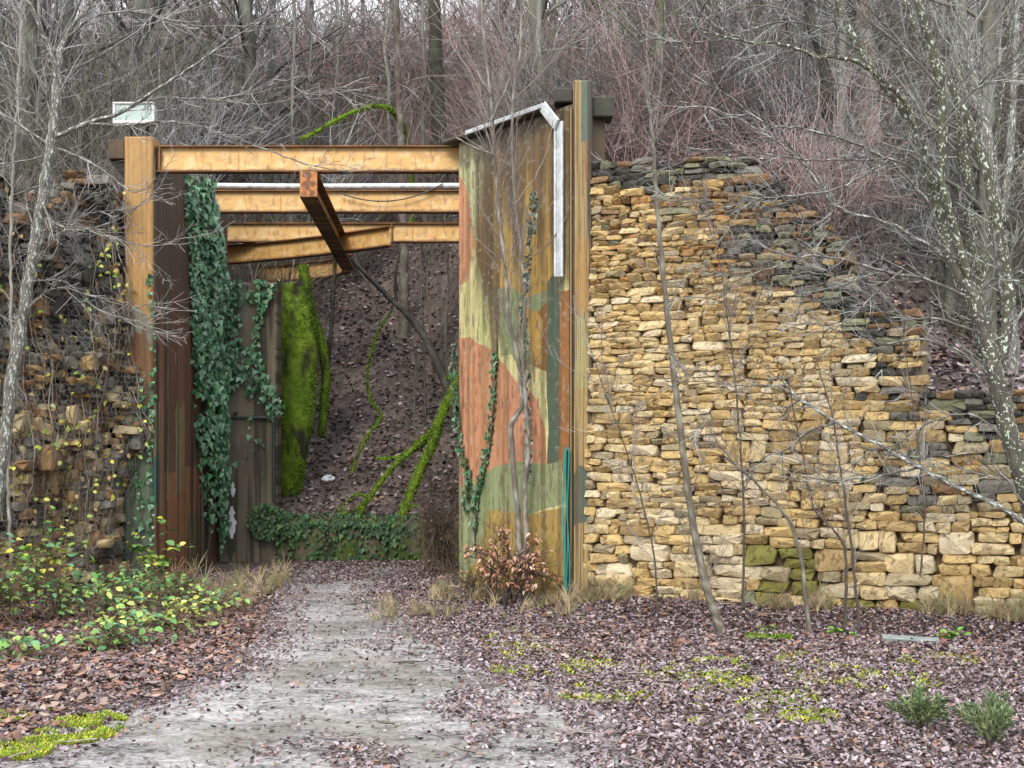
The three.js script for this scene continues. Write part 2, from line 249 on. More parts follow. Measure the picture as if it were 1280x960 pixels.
const concreteTex = texture(512, 512, (u, v) => { const a = fbm(u * 6, v * 6, 191, 5, 6), s = fbm(u * 24, v * 2, 193, 3, 24), k = 0.05 + 0.15 * a; let c = [k * 1.1, k * 0.93, k * 0.66]; c = mixc(c, [0.03, 0.03, 0.018], 0.8 * sst(0.46, 0.64, s)); c = mixc(c, [0.2, 0.19, 0.15], 0.6 * sst(0.58, 0.68, fbm(u * 14, v * 5, 195, 4, 14))); return c; });
const concrete = std({ map: rep(concreteTex, 0.31, 0.17), bumpMap: rep(grainTex, 1, 1), bumpScale: 0.012, roughness: 0.9 });

function boxGeo(x0, x1, y0, y1, z0, z1, bev = 0.012) { // chamfered box, uv in metres
  const s = new THREE.Shape(); const w = x1 - x0, h = y1 - y0; s.moveTo(bev, bev); s.lineTo(w - bev, bev); s.lineTo(w - bev, h - bev); s.lineTo(bev, h - bev); s.closePath();
  const g = new THREE.ExtrudeGeometry(s, { depth: (z1 - z0) - 2 * bev, bevelEnabled: true, bevelThickness: bev, bevelSize: bev, bevelSegments: 1 });
  g.translate(x0, y0, z0 + bev); return g;
}
// slab with a front face carrying 0..1 uv: corners along a ground line a -> b, extruded backwards
function slab(a, b, y0, y1, thick, H) {
  const d = V(0, 0, 0).subVectors(b, a), L = d.length(); d.normalize(); const n = V(-d.z, 0, d.x);    // n: to the right of a->b
  const g = boxGeo(0, L, y0, y1, -thick, 0, 0.02), p = g.attributes.position, u = g.attributes.uv;
  for (let k = 0; k < p.count; k++) { const x = p.getX(k), y = p.getY(k), z = p.getZ(k); u.setXY(k, clamp(x / L), clamp(y / H)); p.setXYZ(k, a.x + d.x * x + n.x * z, y, a.z + d.z * x + n.z * z); }
  g.computeVertexNormals(); return g;
}
const F = V(-0.78, 0, -20.7), N = V(0.77, 0, -18.3), FD = V(0, 0, 0).subVectors(N, F).normalize(), FN = V(-FD.z, 0, FD.x), FL = F.distanceTo(N);
const onWall = (t, y, out = 0) => V(F.x + FD.x * FL * t + FN.x * out, y, F.z + FD.z * FL * t + FN.z * out);
{
  const g = thing('gate_pier', 'tall camouflage-painted concrete gate pier with zinc flashing beside the golden stone wall', 'pier', [0, 0, -19.5], 'gateway piers');
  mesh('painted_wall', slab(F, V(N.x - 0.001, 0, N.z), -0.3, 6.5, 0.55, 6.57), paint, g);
  mesh('post', slab(V(0.79, 0, -18.2), V(1.03, 0, -18.2), -0.3, 6.78, 0.6, 6.75), mk(columnTex), g);
  mesh('post_rib', boxGeo(0.735, 0.787, -0.3, 6.45, -18.35, -18.285), mk(columnTex), g);
  // roof slab overhanging the painted face
  const roof = slab(onWall(-0.1, 0, 0.12), onWall(0.86, 0, 0.12), 6.502, 6.56, 0.85, 6.57); mesh('roof_slab', roof, std({ color: lin(0.1, 0.085, 0.06), map: mottle }), g);
  const strip = (t0, y0, t1, y1, w, out) => { // flat zinc strip between two points of the wall plane
    const a = onWall(t0, y0, out), b = onWall(t1, y1, out), d = V(0, 0, 0).subVectors(b, a), L = d.length(); d.normalize(); const side = V(0, 0, 0).crossVectors(d, FN).normalize();
    const gg = boxGeo(0, L, -w / 2, w / 2, -0.035, 0.0, 0.006), m = new THREE.Matrix4().makeBasis(d, side.clone().negate(), V(0, 0, 0).crossVectors(d, side.clone().negate())); m.setPosition(a); gg.applyMatrix4(m); return gg;
  };
  mesh('top_flashing', strip(0.16, 6.535, 0.852, 6.545, 0.06, 0.165), M.zinc, g);
  mesh('corner_flashing', strip(0.845, 6.53, 0.955, 6.24, 0.15, 0.168), M.zinc, g);
  mesh('edge_flashing', strip(0.958, 6.28, 0.957, 4.28, 0.11, 0.12), M.zinc, g);
  mesh('edge_flashing', strip(0.928, 6.24, 0.928, 4.29, 0.03, 0.135), M.zinc, g);
  mesh('corbel', boxGeo(1.035, 1.3, 6.35, 6.6, -18.8, -18.35), std({ color: lin(0.05, 0.055, 0.04), map: mottle }), g);
  mesh('cap_block', boxGeo(0.55, 0.785, 6.562, 6.74, -18.9, -18.45), std({ color: lin(0.06, 0.06, 0.05), map: mottle }), g);
  // cable duct with teal cables at the foot
  const duct = mesh('cable_duct', boxGeo(0.69, 0.732, 0, 2.05, -18.27, -18.235), M.dark, g);
  const cab = std({ color: lin(0.015, 0.22, 0.2), roughness: 0.4 });
  for (let k = 0; k < 4; k++) { const mb = new MB(), x = 0.665 + k * 0.021, pts = []; for (let j = 0; j <= 12; j++) pts.push(V(x + 0.012 * Math.sin(j * 0.7 + k * 2) + j * -0.001, 0.02 + j * 0.172, -18.2 + 0.008 * Math.sin(j + k))); mb.tube(pts, [0.009, 0.009], 6, [1, 1, 1]); mesh('cable', mb.geo(), cab, duct); }
  rebase(g);
}
{
  const g = thing('gate_pier', 'dark rust-streaked concrete gate pier with ochre front and ivy, left of the track', 'pier', [-5.45, 0, -21], 'gateway piers');
  mesh('post', slab(V(-5.68, 0, -20.86), V(-5.27, 0, -20.86), -0.3, 6.62, 0.5, 6.6), mk(leftTex), g);
  mesh('inner_wall', slab(V(-5.25, 0, -20.95), V(-5.25, 0, -26.3), -0.3, 6.5, 0.45, 6.6), (() => { const t = innerTex.clone(); t.repeat.set(1.33, 1); t.needsUpdate = true; return mk(t); })(), g);
  mesh('corbel', boxGeo(-5.92, -5.69, 6.3, 6.58, -21.3, -20.9), std({ color: lin(0.1, 0.07, 0.045), map: mottle }), g);
  const tri = new THREE.Shape(); tri.moveTo(0, 0); tri.lineTo(-0.24, 0); tri.lineTo(0, -0.3); const tg = new THREE.ExtrudeGeometry(tri, { depth: 0.3, bevelEnabled: false }); tg.translate(-5.69, 6.29, -21.28); mesh('bracket', tg, M.dark, g);
  mesh('edge_joint', boxGeo(-5.715, -5.683, -0.2, 4.4, -21.0, -20.93), std({ color: lin(0.06, 0.09, 0.065), map: mottle }), g);
  rebase(g);
}
{ // the box on top of the left pier
  const g = thing('floodlight', 'white-framed glass box lamp on top of the left gate pier', 'lamp', [-5.58, 6.62, -21.05]);
  const z = -20.92, x0 = -5.87, x1 = -5.26, y0 = 6.82, y1 = 7.14, fr = std({ color: lin(0.6, 0.63, 0.65), roughness: 0.45 });
  mesh('housing', boxGeo(x0 + 0.02, x1 - 0.02, y0 + 0.02, y1 - 0.02, z - 0.3, z - 0.045), std({ color: lin(0.25, 0.3, 0.28) }), g);
  mesh('glass', boxGeo(x0 + 0.03, x1 - 0.03, y0 + 0.03, y1 - 0.03, z - 0.042, z - 0.03, 0.003), new THREE.MeshPhysicalMaterial({ color: lin(0.35, 0.45, 0.42), roughness: 0.12, clearcoat: 1 }), g);
  mesh('frame', mergeGeometries([boxGeo(x0, x1, y0, y0 + 0.05, z - 0.06, z), boxGeo(x0, x1, y1 - 0.03, y1, z - 0.06, z), boxGeo(x0, x0 + 0.035, y0 + 0.051, y1 - 0.031, z - 0.06, z - 0.002), boxGeo(x1 - 0.035, x1, y0 + 0.051, y1 - 0.031, z - 0.06, z - 0.002)]), fr, g);
  mesh('bracket', boxGeo(-5.66, -5.62, 6.6, 6.83, z - 0.2, z - 0.15), M.dark, g); mesh('bracket', boxGeo(-5.42, -5.38, 6.6, 6.83, z - 0.2, z - 0.15), M.dark, g);
  rebase(g);
}
// right-hand abutment behind the pier carries the far ends of the beams; the return wall closes the left side
tag(mesh('abutment_wall', boxGeo(-0.42, 0.1, -0.3, 6.5, -29, -20.98), concrete), 'concrete abutment hidden behind the camouflage pier, carrying the steel beams', 'wall');
{
  const g = thing('return_wall', 'stained concrete return wall with white paint drips under the rusty curved rail', 'wall', [-4.65, 0, -25.4]);
  mesh('wall_face', boxGeo(-5.2, -4.16, -0.2, 4.95, -25.7, -25.2, 0.03), concrete, g);
  const w = std({ color: lin(0.7, 0.72, 0.75), roughness: 0.7 }), drip = (px, y0, y1, wd) => { const s = new THREE.Shape(); const a = at(px, y0, 25.196), b = at(px, y1, 25.196), P = []; for (let k = 0; k <= 10; k++) P.push([wd * (0.3 + 0.9 * Math.sin(k / 10 * 3) * h2(k, 3)), lerp(a.y, b.y, k / 10)]); s.moveTo(a.x - P[0][0], a.y); for (const [q, y] of P) s.lineTo(a.x + q, y); for (const [q, y] of P.reverse()) s.lineTo(a.x - q * 0.8, y); const gg = new THREE.ExtrudeGeometry(s, { depth: 0.006, bevelEnabled: false }); gg.translate(0, 0, -25.198); return gg; };
  mesh('paint_drip', drip(289.5, 633, 673, 0.085), w, g); mesh('paint_drip', drip(291, 603, 621, 0.05), w, g);
  const mb = new MB(); mb.tube([at(289, 522, 25.12), at(335, 522, 25.12), at(341, 524, 25.12), at(342, 532, 25.12), at(342, 628, 25.12)], [0.03, 0.03], 8, [1, 1, 1]); mesh('pipe', mb.geo(), std({ color: lin(0.03, 0.035, 0.035), roughness: 0.5 }), g);
  rebase(g);
}
{ // low wall across the back of the cutting
  const g = thing('low_wall', 'low mossy concrete wall across the end of the track, overgrown with ivy', 'wall', [-3, 0, -25.4]);
  const sh = boxGeo(-4.14, -0.44, -0.25, 0.76, -25.6, -25.1, 0.03); mesh('wall_face', sh, std({ map: rep(texture(512, 256, (u, v) => { const a = fbm(u * 16, v * 6, 201, 4, 16), k = 0.05 + 0.09 * a; let c = [k * 1.1, k, k * 0.6]; c = mixc(c, [0.045, 0.075, 0.01], sst(0.48, 0.62, fbm(u * 6, v * 4, 203, 4, 6))); return mixc(c, [0.02, 0.022, 0.012], 0.8 * sst(0.5, 0.65, fbm(u * 20, v * 3, 205, 3, 20))); }), 0.4, 0.8), bumpMap: grainTex, bumpScale: 0.02, roughness: 0.95 }), g);
  rebase(g);
}

// ---------------------------------------------------------------- steel beams and hoist rail
const steelTex = texture(1024, 128, (u, v) => {
  const a = fbm(u * 24, v * 4, 211, 5, 24), s = fbm(u * 90, v * 2, 213, 3, 90); let c = [0.58, 0.36, 0.125]; c = mixc(c, [0.64, 0.46, 0.22], sst(0.4, 0.7, a));
  c = mixc(c, [0.27, 0.13, 0.045], 0.55 * sst(0.58, 0.74, s)); c = mixc(c, [0.34, 0.17, 0.06], 0.45 * sst(0.56, 0.74, fbm(u * 30, v * 3, 215, 4, 30))); c = mixc(c, [0.16, 0.09, 0.04], 0.7 * sst(0.2, 0.02, v + 0.25 * (fbm(u * 50, v * 4, 217, 3, 50) - 0.4)));
  return c;
});
const rustTex = texture(256, 256, (u, v) => { const a = fbm(u * 8, v * 8, 221, 5, 8); return mixc([0.09, 0.045, 0.022], [0.26, 0.12, 0.04], sst(0.4, 0.65, a)); });
const steel = std({ map: steelTex, bumpMap: rep(noiseTex, 2, 2), bumpScale: 0.001, roughness: 0.5 }), rust = std({ map: rep(rustTex, 1.5, 1.5), bumpMap: noiseTex, bumpScale: 0.005, roughness: 0.8 });
// I-section swept along a level polyline: web and two flanges as parts
function sweepRect(pts, hw, y0, y1) { // vertical-sided bar of half-width hw along pts (xz), between y0 and y1
  const p = [], u = [], idx = []; let len = 0; const n = pts.length;
  for (let k = 0; k < n; k++) {
    const a = pts[Math.max(0, k - 1)], b = pts[Math.min(n - 1, k + 1)], d = V(b.x - a.x, 0, b.z - a.z).normalize(), s = V(-d.z, 0, d.x); if (k) len += pts[k].distanceTo(pts[k - 1]);
    const q = [[-hw, y0], [hw, y0], [hw, y0], [hw, y1], [hw, y1], [-hw, y1], [-hw, y1], [-hw, y0]];
    for (let j = 0; j < 8; j++) { p.push(pts[k].x + s.x * q[j][0], q[j][1], pts[k].z + s.z * q[j][0]); u.push(len / 4, j === 3 || j === 6 || j === 4 || j === 5 ? 1 : 0); }
  }
  for (let k = 0; k < n - 1; k++) for (const j of [0, 2, 4, 6]) { const o = k * 8 + j; idx.push(o, o + 1, o + 8, o + 1, o + 9, o + 8); }
  for (const o of [0, (n - 1) * 8]) idx.push(o, o + 2, o + 4, o, o + 4, o + 6);
  const g = new THREE.BufferGeometry(); g.setAttribute('position', new THREE.Float32BufferAttribute(p, 3)); g.setAttribute('uv', new THREE.Float32BufferAttribute(u, 2)); g.setIndex(idx); g.computeVertexNormals(); return toCreasedNormals(g, 0.5);
}
function beam(label, pts, y0, y1, group, o = {}) {
  const g = thing('steel_beam', label, 'beam', [pts[0].x, y0, pts[0].z], group), fw = o.fw ?? 0.15;
  mesh('web', sweepRect(pts, 0.012, y0 + 0.024, y1 - 0.024), steel, g); mesh('top_flange', sweepRect(pts, fw, y1 - 0.022, y1), rust, g); mesh('bottom_flange', sweepRect(pts, fw, y0, y0 + 0.022), rust, g);
  for (const [x, z] of o.stiff ?? []) mesh('stiffener', boxGeo(x - 0.012, x + 0.012, y0 + 0.025, y1 - 0.025, z + 0.014, z + 0.1, 0.003), rust, g);
  if (o.end) mesh('end_plate', boxGeo(pts[0].x - 0.13, pts[0].x + 0.13, y0 + 0.002, y1 - 0.002, pts[0].z + 0.002, pts[0].z + 0.03, 0.004), std({ map: rep(rustTex, 2, 2), color: lin(1.6, 1.4, 1.3), roughness: 0.7 }), g);
  return rebase(g);
}
const CB = 'yellow cross beams of the gateway';
beam('front yellow steel cross beam spanning between the two gate piers', [V(-5.25, 0, -21.1), V(-0.72, 0, -21.1)], 6.13, 6.52, CB, { fw: 0.1, stiff: [[-5.2, -21.1]] });
beam('middle yellow steel cross beam with the silver pipe lying on it', [V(-5.24, 0, -24.9), V(-0.43, 0, -24.9)], 6.13, 6.52, CB, { fw: 0.1 });
beam('rearmost yellow steel cross beam with a rust-red joint on its web', [V(-7.2, 0, -28.7), V(-0.43, 0, -28.7)], 6.13, 6.52, CB, { fw: 0.1, stiff: [[-2.42, -28.7]] });
beam('rusty hoist rail hanging under the cross beams and running back into the cutting', [V(-2.99, 0, -20.95), V(-3.48, 0, -30.2)], 5.74, 6.125, 'hoist rails', { fw: 0.13, end: true });
const bez = (a, b, c, n = 14) => new THREE.QuadraticBezierCurve3(a, b, c).getPoints(n);
beam('upper curved rusty rail branching from the hoist rail to the left bank', bez(V(-2.25, 0, -26.4), V(-4.0, 0, -28.3), V(-7.2, 0, -29.9)), 5.75, 6.12, 'hoist rails', { fw: 0.11 });
beam('lowest curved rusty rail at the far end of the hoist rail', bez(V(-3.5, 0, -30.25), V(-3.85, 0, -32.2), V(-7.6, 0, -32.9)), 5.72, 6.1, 'hoist rails', { fw: 0.11, stiff: [[-5.6, -32.42], [-4.95, -32.2]] });
{ const mb = new MB(); mb.tube([V(-5.24, 6.60, -24.86), V(-3.5, 6.585, -24.86), V(-0.85, 6.6, -24.86)], [0.05, 0.05], 10, [1, 1, 1]); tag(mesh('pipe', mb.geo(), M.zinc), 'straight silver pipe lying on the middle cross beam', 'pipe'); }
{ // cable sagging between the beams
  const mb = new MB(), sag = (a, b, s, r) => { const P = []; for (let k = 0; k <= 16; k++) { const t = k / 16, q = a.clone().lerp(b, t); q.y -= s * 4 * t * (1 - t); P.push(q); } mb.tube(P, [r, r], 5, [0.05, 0.05, 0.05]); };
  sag(V(-3.0, 6.46, -24.77), V(-1.2, 6.62, -24.77), 0.22, 0.012); tag(mesh('cable', mb.geo(), M.twig), 'dark cable sagging across the middle cross beam', 'cable');
}
console.log('structure done');

// ---------------------------------------------------------------- dry stone walls
function stoneGeo(s) {
  seed(s); const n = 10, out = [], tp = R(-0.32, 0.32), shx = R(-0.12, 0.12), bow = R(-0.1, 0.1);
  for (let k = 0; k < n; k++) { const a = (k + R(-0.25, 0.25)) / n * Math.PI * 2, e = 0.3, c = Math.cos(a), d = Math.sin(a), m = R(0.88, 1.04), X = 0.5 * Math.sign(c) * Math.pow(Math.abs(c), e) * m, Y = 0.5 * Math.sign(d) * Math.pow(Math.abs(d), e) * m; out.push([X + shx * Y, Y * (1 + tp * X) + bow * (0.2 - X * X * 2)]); }
  const p = [], idx = [], tx = R(-0.12, 0.12), ty = R(-0.12, 0.12), ring = (k, sc, z) => { for (const [x, y] of out) p.push(x * sc, y * sc, z + (k ? R(-0.07, 0.07) + tx * x * 2 + ty * y * 2 : 0)); };
  ring(0, 0.95, -0.5); ring(1, 1, 0.26); ring(2, R(0.84, 0.94), 0.4); p.push(R(-0.15, 0.15), R(-0.15, 0.15), 0.5 + R(-0.03, 0.06));
  for (let r = 0; r < 2; r++) for (let k = 0; k < n; k++) { const a = r * n + k, b = r * n + (k + 1) % n; idx.push(a, b, a + n, b, b + n, a + n); }
  for (let k = 0; k < n; k++) idx.push(2 * n + k, 2 * n + (k + 1) % n, 3 * n);
  let g = new THREE.BufferGeometry(); g.setAttribute('position', new THREE.Float32BufferAttribute(p, 3)); g.setIndex(idx); g = toCreasedNormals(g, 0.55);
  const q = g.attributes.position, u = [], ox = rnd(), oy = rnd(); for (let k = 0; k < q.count; k++) u.push(q.getX(k) * 0.45 + q.getZ(k) * 0.2 + ox, q.getY(k) * 0.22 + q.getZ(k) * 0.15 + oy); g.setAttribute('uv', new THREE.Float32BufferAttribute(u, 2)); return g;
}
const stones = []; for (let k = 0; k < 28; k++) stones.push(stoneGeo(300 + k));
const tones = { gold: [0.54, 0.4, 0.19], pale: [0.6, 0.49, 0.29], cream: [0.62, 0.545, 0.4], orange: [0.43, 0.25, 0.095], tan: [0.4, 0.29, 0.14], brown: [0.22, 0.14, 0.075], greytan: [0.34, 0.29, 0.19], grey: [0.17, 0.165, 0.15], dark: [0.06, 0.058, 0.055], black: [0.028, 0.029, 0.03], olive: [0.2, 0.19, 0.05], greygreen: [0.2, 0.21, 0.14], rose: [0.36, 0.2, 0.13] };
const stoneMap = texture(512, 512, (u, v) => { const a = fbm(u * 8, v * 8, 231, 5, 8), b = fbm(u * 50, v * 50, 233, 3, 50), l = fbm(u * 16, v * 16, 235, 5, 16); let k = 0.5 + 0.75 * a + 0.3 * (b - 0.5); let c = [k, k * 0.97, k * 0.9]; c = mixc(c, [0.75, 0.8, 0.8], 0.5 * sst(0.6, 0.68, l)); return mixc(c, [0.2, 0.19, 0.18], 0.65 * sst(0.4, 0.3, l)); });
const stoneMat = {}; for (const k in tones) stoneMat[k] = std({ color: lin(...tones[k]), map: stoneMap, bumpMap: rep(grainTex, 2, 2), bumpScale: 0.02, roughness: 0.92 });
const stoneMerged = std({ vertexColors: true, map: stoneMap, bumpMap: rep(grainTex, 2, 2), bumpScale: 0.02, roughness: 0.92 });
function rubble(g, A, D, Nn, L, top, u0f, sizes, tone, bulge, maxParts, rough = 1, asp = [1.3, 4.2]) {
  const cells = []; let v = -0.12;
  while (v < 6) {
    const s = sizes(v), H = R(s[0], s[1]); let u = -0.3;
    while (u < L) {
      const W = R(0.45, 1.1) * s[4], rows = rnd() < s[5] ? 1 : Math.max(1, Math.round(H / R(s[2], s[3]))); let cuts = [0]; for (let k = 1; k < rows; k++) cuts.push((k + R(-0.18, 0.18)) / rows); cuts.push(1);
      for (let r = 0; r < rows; r++) { const h = (cuts[r + 1] - cuts[r]) * H; let x = 0; const e = R(-0.05, 0.05); while (x < W) { let w = Math.min(R(asp[0], asp[1]) * Math.max(h, 0.07) * (rows === 1 ? 0.55 : 1), 0.62); if (W - x - w < 0.1) w = W - x; cells.push([u + x + e, v + cuts[r] * H, w, h]); x += w; } }
      u += W;
    }
    v += H;
  }
  const keep = [];
  for (let [u, v0, w, h] of cells) {
    const ul = u0f(v0); if (u < ul) { w -= ul - u; u = ul; } if (w < 0.07) continue;
    const cu = u + w / 2, wave = 0.07 * (fbm(cu * 0.9, v0 * 0.4, 241, 2) - 0.5) * 2, cv = v0 + h / 2 + wave;
    if (cu > L || cv + h * 0.35 > top(cu)) continue;
    keep.push({ cu, cv, w, h, area: w * h, tone: tone(cu, cv, top(cu) - cv), s: pick(stones), jr: R(-1, 1) * rough * 0.07, jd: R(-0.026, 0.026) * rough, sh: R(0.88, 1.06), flip: rnd() < 0.5 });
  }
  const seen = keep.slice().sort((a, b) => b.area - a.area), big = new Set(seen.slice(0, maxParts)), rest = [], m = new THREE.Matrix4(), q = new THREE.Quaternion(), basis = new THREE.Matrix4().makeBasis(D, V(0, 1, 0), Nn), qb = new THREE.Quaternion().setFromRotationMatrix(basis);
  for (const k of keep) {
    const pos = V(A.x + D.x * k.cu, k.cv, A.z + D.z * k.cu).addScaledVector(Nn, k.jd + bulge(k.cu, k.cv) - 0.02); q.setFromAxisAngle(V(0, 0, 1), k.jr); const qq = qb.clone().multiply(q), sc = V((k.flip ? -1 : 1) * (k.w * (rough > 2 ? 1.22 : 1.05) + 0.008), k.h * (rough > 2 ? 1.25 : 1.08) * k.sh + 0.008, rough > 2 ? 0.34 : 0.26);
    if (big.has(k)) { const o = mesh('stone', k.s, stoneMat[k.tone], g); o.position.copy(pos); o.quaternion.copy(qq); o.scale.set(Math.abs(sc.x), sc.y, sc.z); }
    else { sc.x = Math.abs(sc.x); m.compose(pos, qq, sc); const gg = k.s.clone().applyMatrix4(m), c = tones[k.tone], n = gg.attributes.position.count, a = new Float32Array(n * 3); for (let j = 0; j < n; j++) a.set(c, j * 3); gg.setAttribute('color', new THREE.BufferAttribute(a, 3)); rest.push(gg); }
  }
  if (rest.length) { const o = mesh('small_stones', mergeGeometries(rest), stoneMerged, g); o.userData.kind = 'stuff'; }
  console.log(g.name, 'stones', keep.length);
}
function netting(A, D, Nn, u0, u1, v0, v1f, off, cell, r, g) {
  const mb = new MB(), c = [1, 1, 1], P = (u, v) => V(A.x + D.x * u, v, A.z + D.z * u).addScaledVector(Nn, off(u, v) + 0.012 * (fbm(u * 6, v * 6, 251, 2) - 0.5));
  for (let j = 0, v = v0; v < 6; v += cell * 0.75, j++) for (let u = u0 + (j % 2) * cell / 2; u < u1; u += cell) {
    if (v > v1f(u)) continue; const a = P(u, v), b = P(u + cell / 2, v + cell * 0.25), e = P(u - cell / 2, v + cell * 0.25), t = P(u, v - cell * 0.5);
    mb.tube([a, b], [r, r], 3, c); mb.tube([a, e], [r, r], 3, c); mb.tube([a, t], [r, r], 3, c);
  }
  mesh('wire_netting', mb.geo(), M.wire, g);
}
{
  const g = thing('stone_wall', 'high golden dry stone wall stepping down beside the camouflage pier', 'wall', [3.3, 0, -17.3], 'dry stone walls'); seed(77);
  const prof = new THREE.Shape(); prof.moveTo(0, -0.4); prof.lineTo(8.6, -0.4); prof.lineTo(8.6, 2.62); prof.lineTo(4.3, 2.62); prof.lineTo(4.3, 3.62); prof.lineTo(3.46, 3.62); prof.lineTo(3.46, 4.42); prof.lineTo(2.13, 5.55); prof.lineTo(0.02, 5.6); prof.closePath();
  const core = new THREE.ExtrudeGeometry(prof, { depth: 0.5, bevelEnabled: false }); core.translate(0, 0, -0.58); core.applyMatrix4(new THREE.Matrix4().makeBasis(WD, V(0, 1, 0), WN.clone()).setPosition(WA)); mesh('wall_core', core, std({ color: lin(0.2, 0.15, 0.085), map: mottle }), g);
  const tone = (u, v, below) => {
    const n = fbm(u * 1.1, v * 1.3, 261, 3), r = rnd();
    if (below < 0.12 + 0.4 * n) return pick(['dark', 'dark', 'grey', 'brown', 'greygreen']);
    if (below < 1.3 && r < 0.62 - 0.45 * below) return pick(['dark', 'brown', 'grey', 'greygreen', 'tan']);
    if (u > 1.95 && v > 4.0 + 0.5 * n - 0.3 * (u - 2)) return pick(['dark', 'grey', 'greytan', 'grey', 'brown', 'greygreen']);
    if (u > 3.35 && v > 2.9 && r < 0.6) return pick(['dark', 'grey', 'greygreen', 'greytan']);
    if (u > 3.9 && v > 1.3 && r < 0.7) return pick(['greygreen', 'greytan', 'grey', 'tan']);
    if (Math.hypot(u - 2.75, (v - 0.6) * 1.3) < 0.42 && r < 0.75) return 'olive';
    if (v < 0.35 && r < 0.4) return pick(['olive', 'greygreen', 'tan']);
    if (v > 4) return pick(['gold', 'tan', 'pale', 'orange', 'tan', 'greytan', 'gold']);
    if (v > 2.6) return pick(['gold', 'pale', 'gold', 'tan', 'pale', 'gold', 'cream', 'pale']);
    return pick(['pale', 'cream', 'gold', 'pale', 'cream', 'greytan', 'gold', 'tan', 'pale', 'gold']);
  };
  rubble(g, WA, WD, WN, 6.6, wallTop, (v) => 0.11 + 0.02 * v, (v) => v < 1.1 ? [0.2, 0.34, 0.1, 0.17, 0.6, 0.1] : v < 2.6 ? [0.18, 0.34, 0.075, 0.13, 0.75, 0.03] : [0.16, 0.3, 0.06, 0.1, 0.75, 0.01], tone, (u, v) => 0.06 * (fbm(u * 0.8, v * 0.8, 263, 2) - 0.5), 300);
  netting(WA, WD, WN, 1.95, 3.4, 3.3, (u) => wallTop(u) - 0.05, () => 0.17, 0.09, 0.0022, g);
  rebase(g);
}
{
  const g = thing('stone_wall', 'dark bulging rubble wall under rusty wire netting, left of the ochre pier', 'wall', [-6.8, 0, -18.8], 'dry stone walls'); seed(78);
  const top = (u) => 5.75 + 0.25 * Math.sin(u * 2.3);
  const bulge = (u, v) => 0.4 * (fbm(u * 1.3, v * 1.3, 271, 3) - 0.5) * 2 + 0.06;
  const prof = new THREE.Shape(); prof.moveTo(0, -0.4); prof.lineTo(5.2, -0.4); prof.lineTo(5.2, 5.4); prof.lineTo(0, 5.4); prof.closePath();
  const core = new THREE.ExtrudeGeometry(prof, { depth: 0.5, bevelEnabled: false }); core.translate(0, 0, -0.75); core.applyMatrix4(new THREE.Matrix4().makeBasis(LD, V(0, 1, 0), LN).setPosition(LA)); mesh('wall_core', core, std({ color: lin(0.1, 0.08, 0.055), map: mottle }), g);
  const tone = (u, v) => { const n = fbm(u * 1.2, v * 1.1, 273, 3), r = rnd(); if (v > 3.3 + 0.8 * n) return pick(['dark', 'grey', 'dark', 'grey', 'brown']); if (v > 2.0 + n) return pick(['dark', 'grey', 'greytan', 'grey', 'tan', 'brown']); if (r < 0.3 * n * 2) return pick(['grey', 'brown', 'dark']); return pick(['tan', 'greytan', 'greytan', 'tan', 'brown', 'brown', 'grey', 'pale']); };
  rubble(g, LA, LD, LN, 4.6, top, () => 0.03, (v) => [0.16, 0.32, 0.07, 0.14, 0.45, 0.1], tone, bulge, 300, 3.6, [0.8, 2.2]);
  netting(LA, LD, LN, 0.05, 4.5, 0, (u) => top(u), (u, v) => bulge(u, v) + 0.17, 0.1, 0.0025, g);
  rebase(g);
}
console.log('walls done');
function vines() {
  seed(79); const g = thing('dead_vine', 'dry hanging vine stems tangled over the netted rubble wall', 'vine', [-6.6, 0, -19], null), mb = new MB(), lf = new MB();
  for (let k = 0; k < 130; k++) { const u = R(0.1, 3.4), v = R(1.5, 5.8), L = R(0.5, 2.2), P = []; let du = 0; for (let j = 0; j <= 6; j++) { du += R(-0.09, 0.09); const vv = Math.max(0.1, v - L * j / 6); P.push(V(LA.x + LD.x * (u + du), vv, LA.z + LD.z * (u + du)).addScaledVector(LN, 0.4 * (fbm((u + du) * 1.3, vv * 1.3, 271, 3) - 0.5) * 2 + 0.22 + R(0, 0.05))); } mb.tube(P, [R(0.004, 0.011), 0.003], 4, pick([[0.2, 0.16, 0.12], [0.09, 0.07, 0.05], [0.3, 0.26, 0.22]]));
    if (rnd() < 0.35) for (let j = 0; j < 5; j++) lf.leaf(P[Math.floor(R(0, 6))].clone().add(V(R(-0.08, 0.08), R(-0.08, 0.08), R(0, 0.08))), V(R(-1, 1), R(-1, 0.2), R(-0.3, 0.6)), V(R(-0.4, 0.4), 0.6, 1), R(0.05, 0.1), 0.06, jit(pick([[0.4, 0.4, 0.06], [0.2, 0.33, 0.06], [0.3, 0.2, 0.08]]), 0.3)); }
  mesh('stems', mb.geo(), M.twig, g); mesh('leaves', lf.geo(), M.leaf, g).userData.kind = 'stuff'; rebase(g);
}

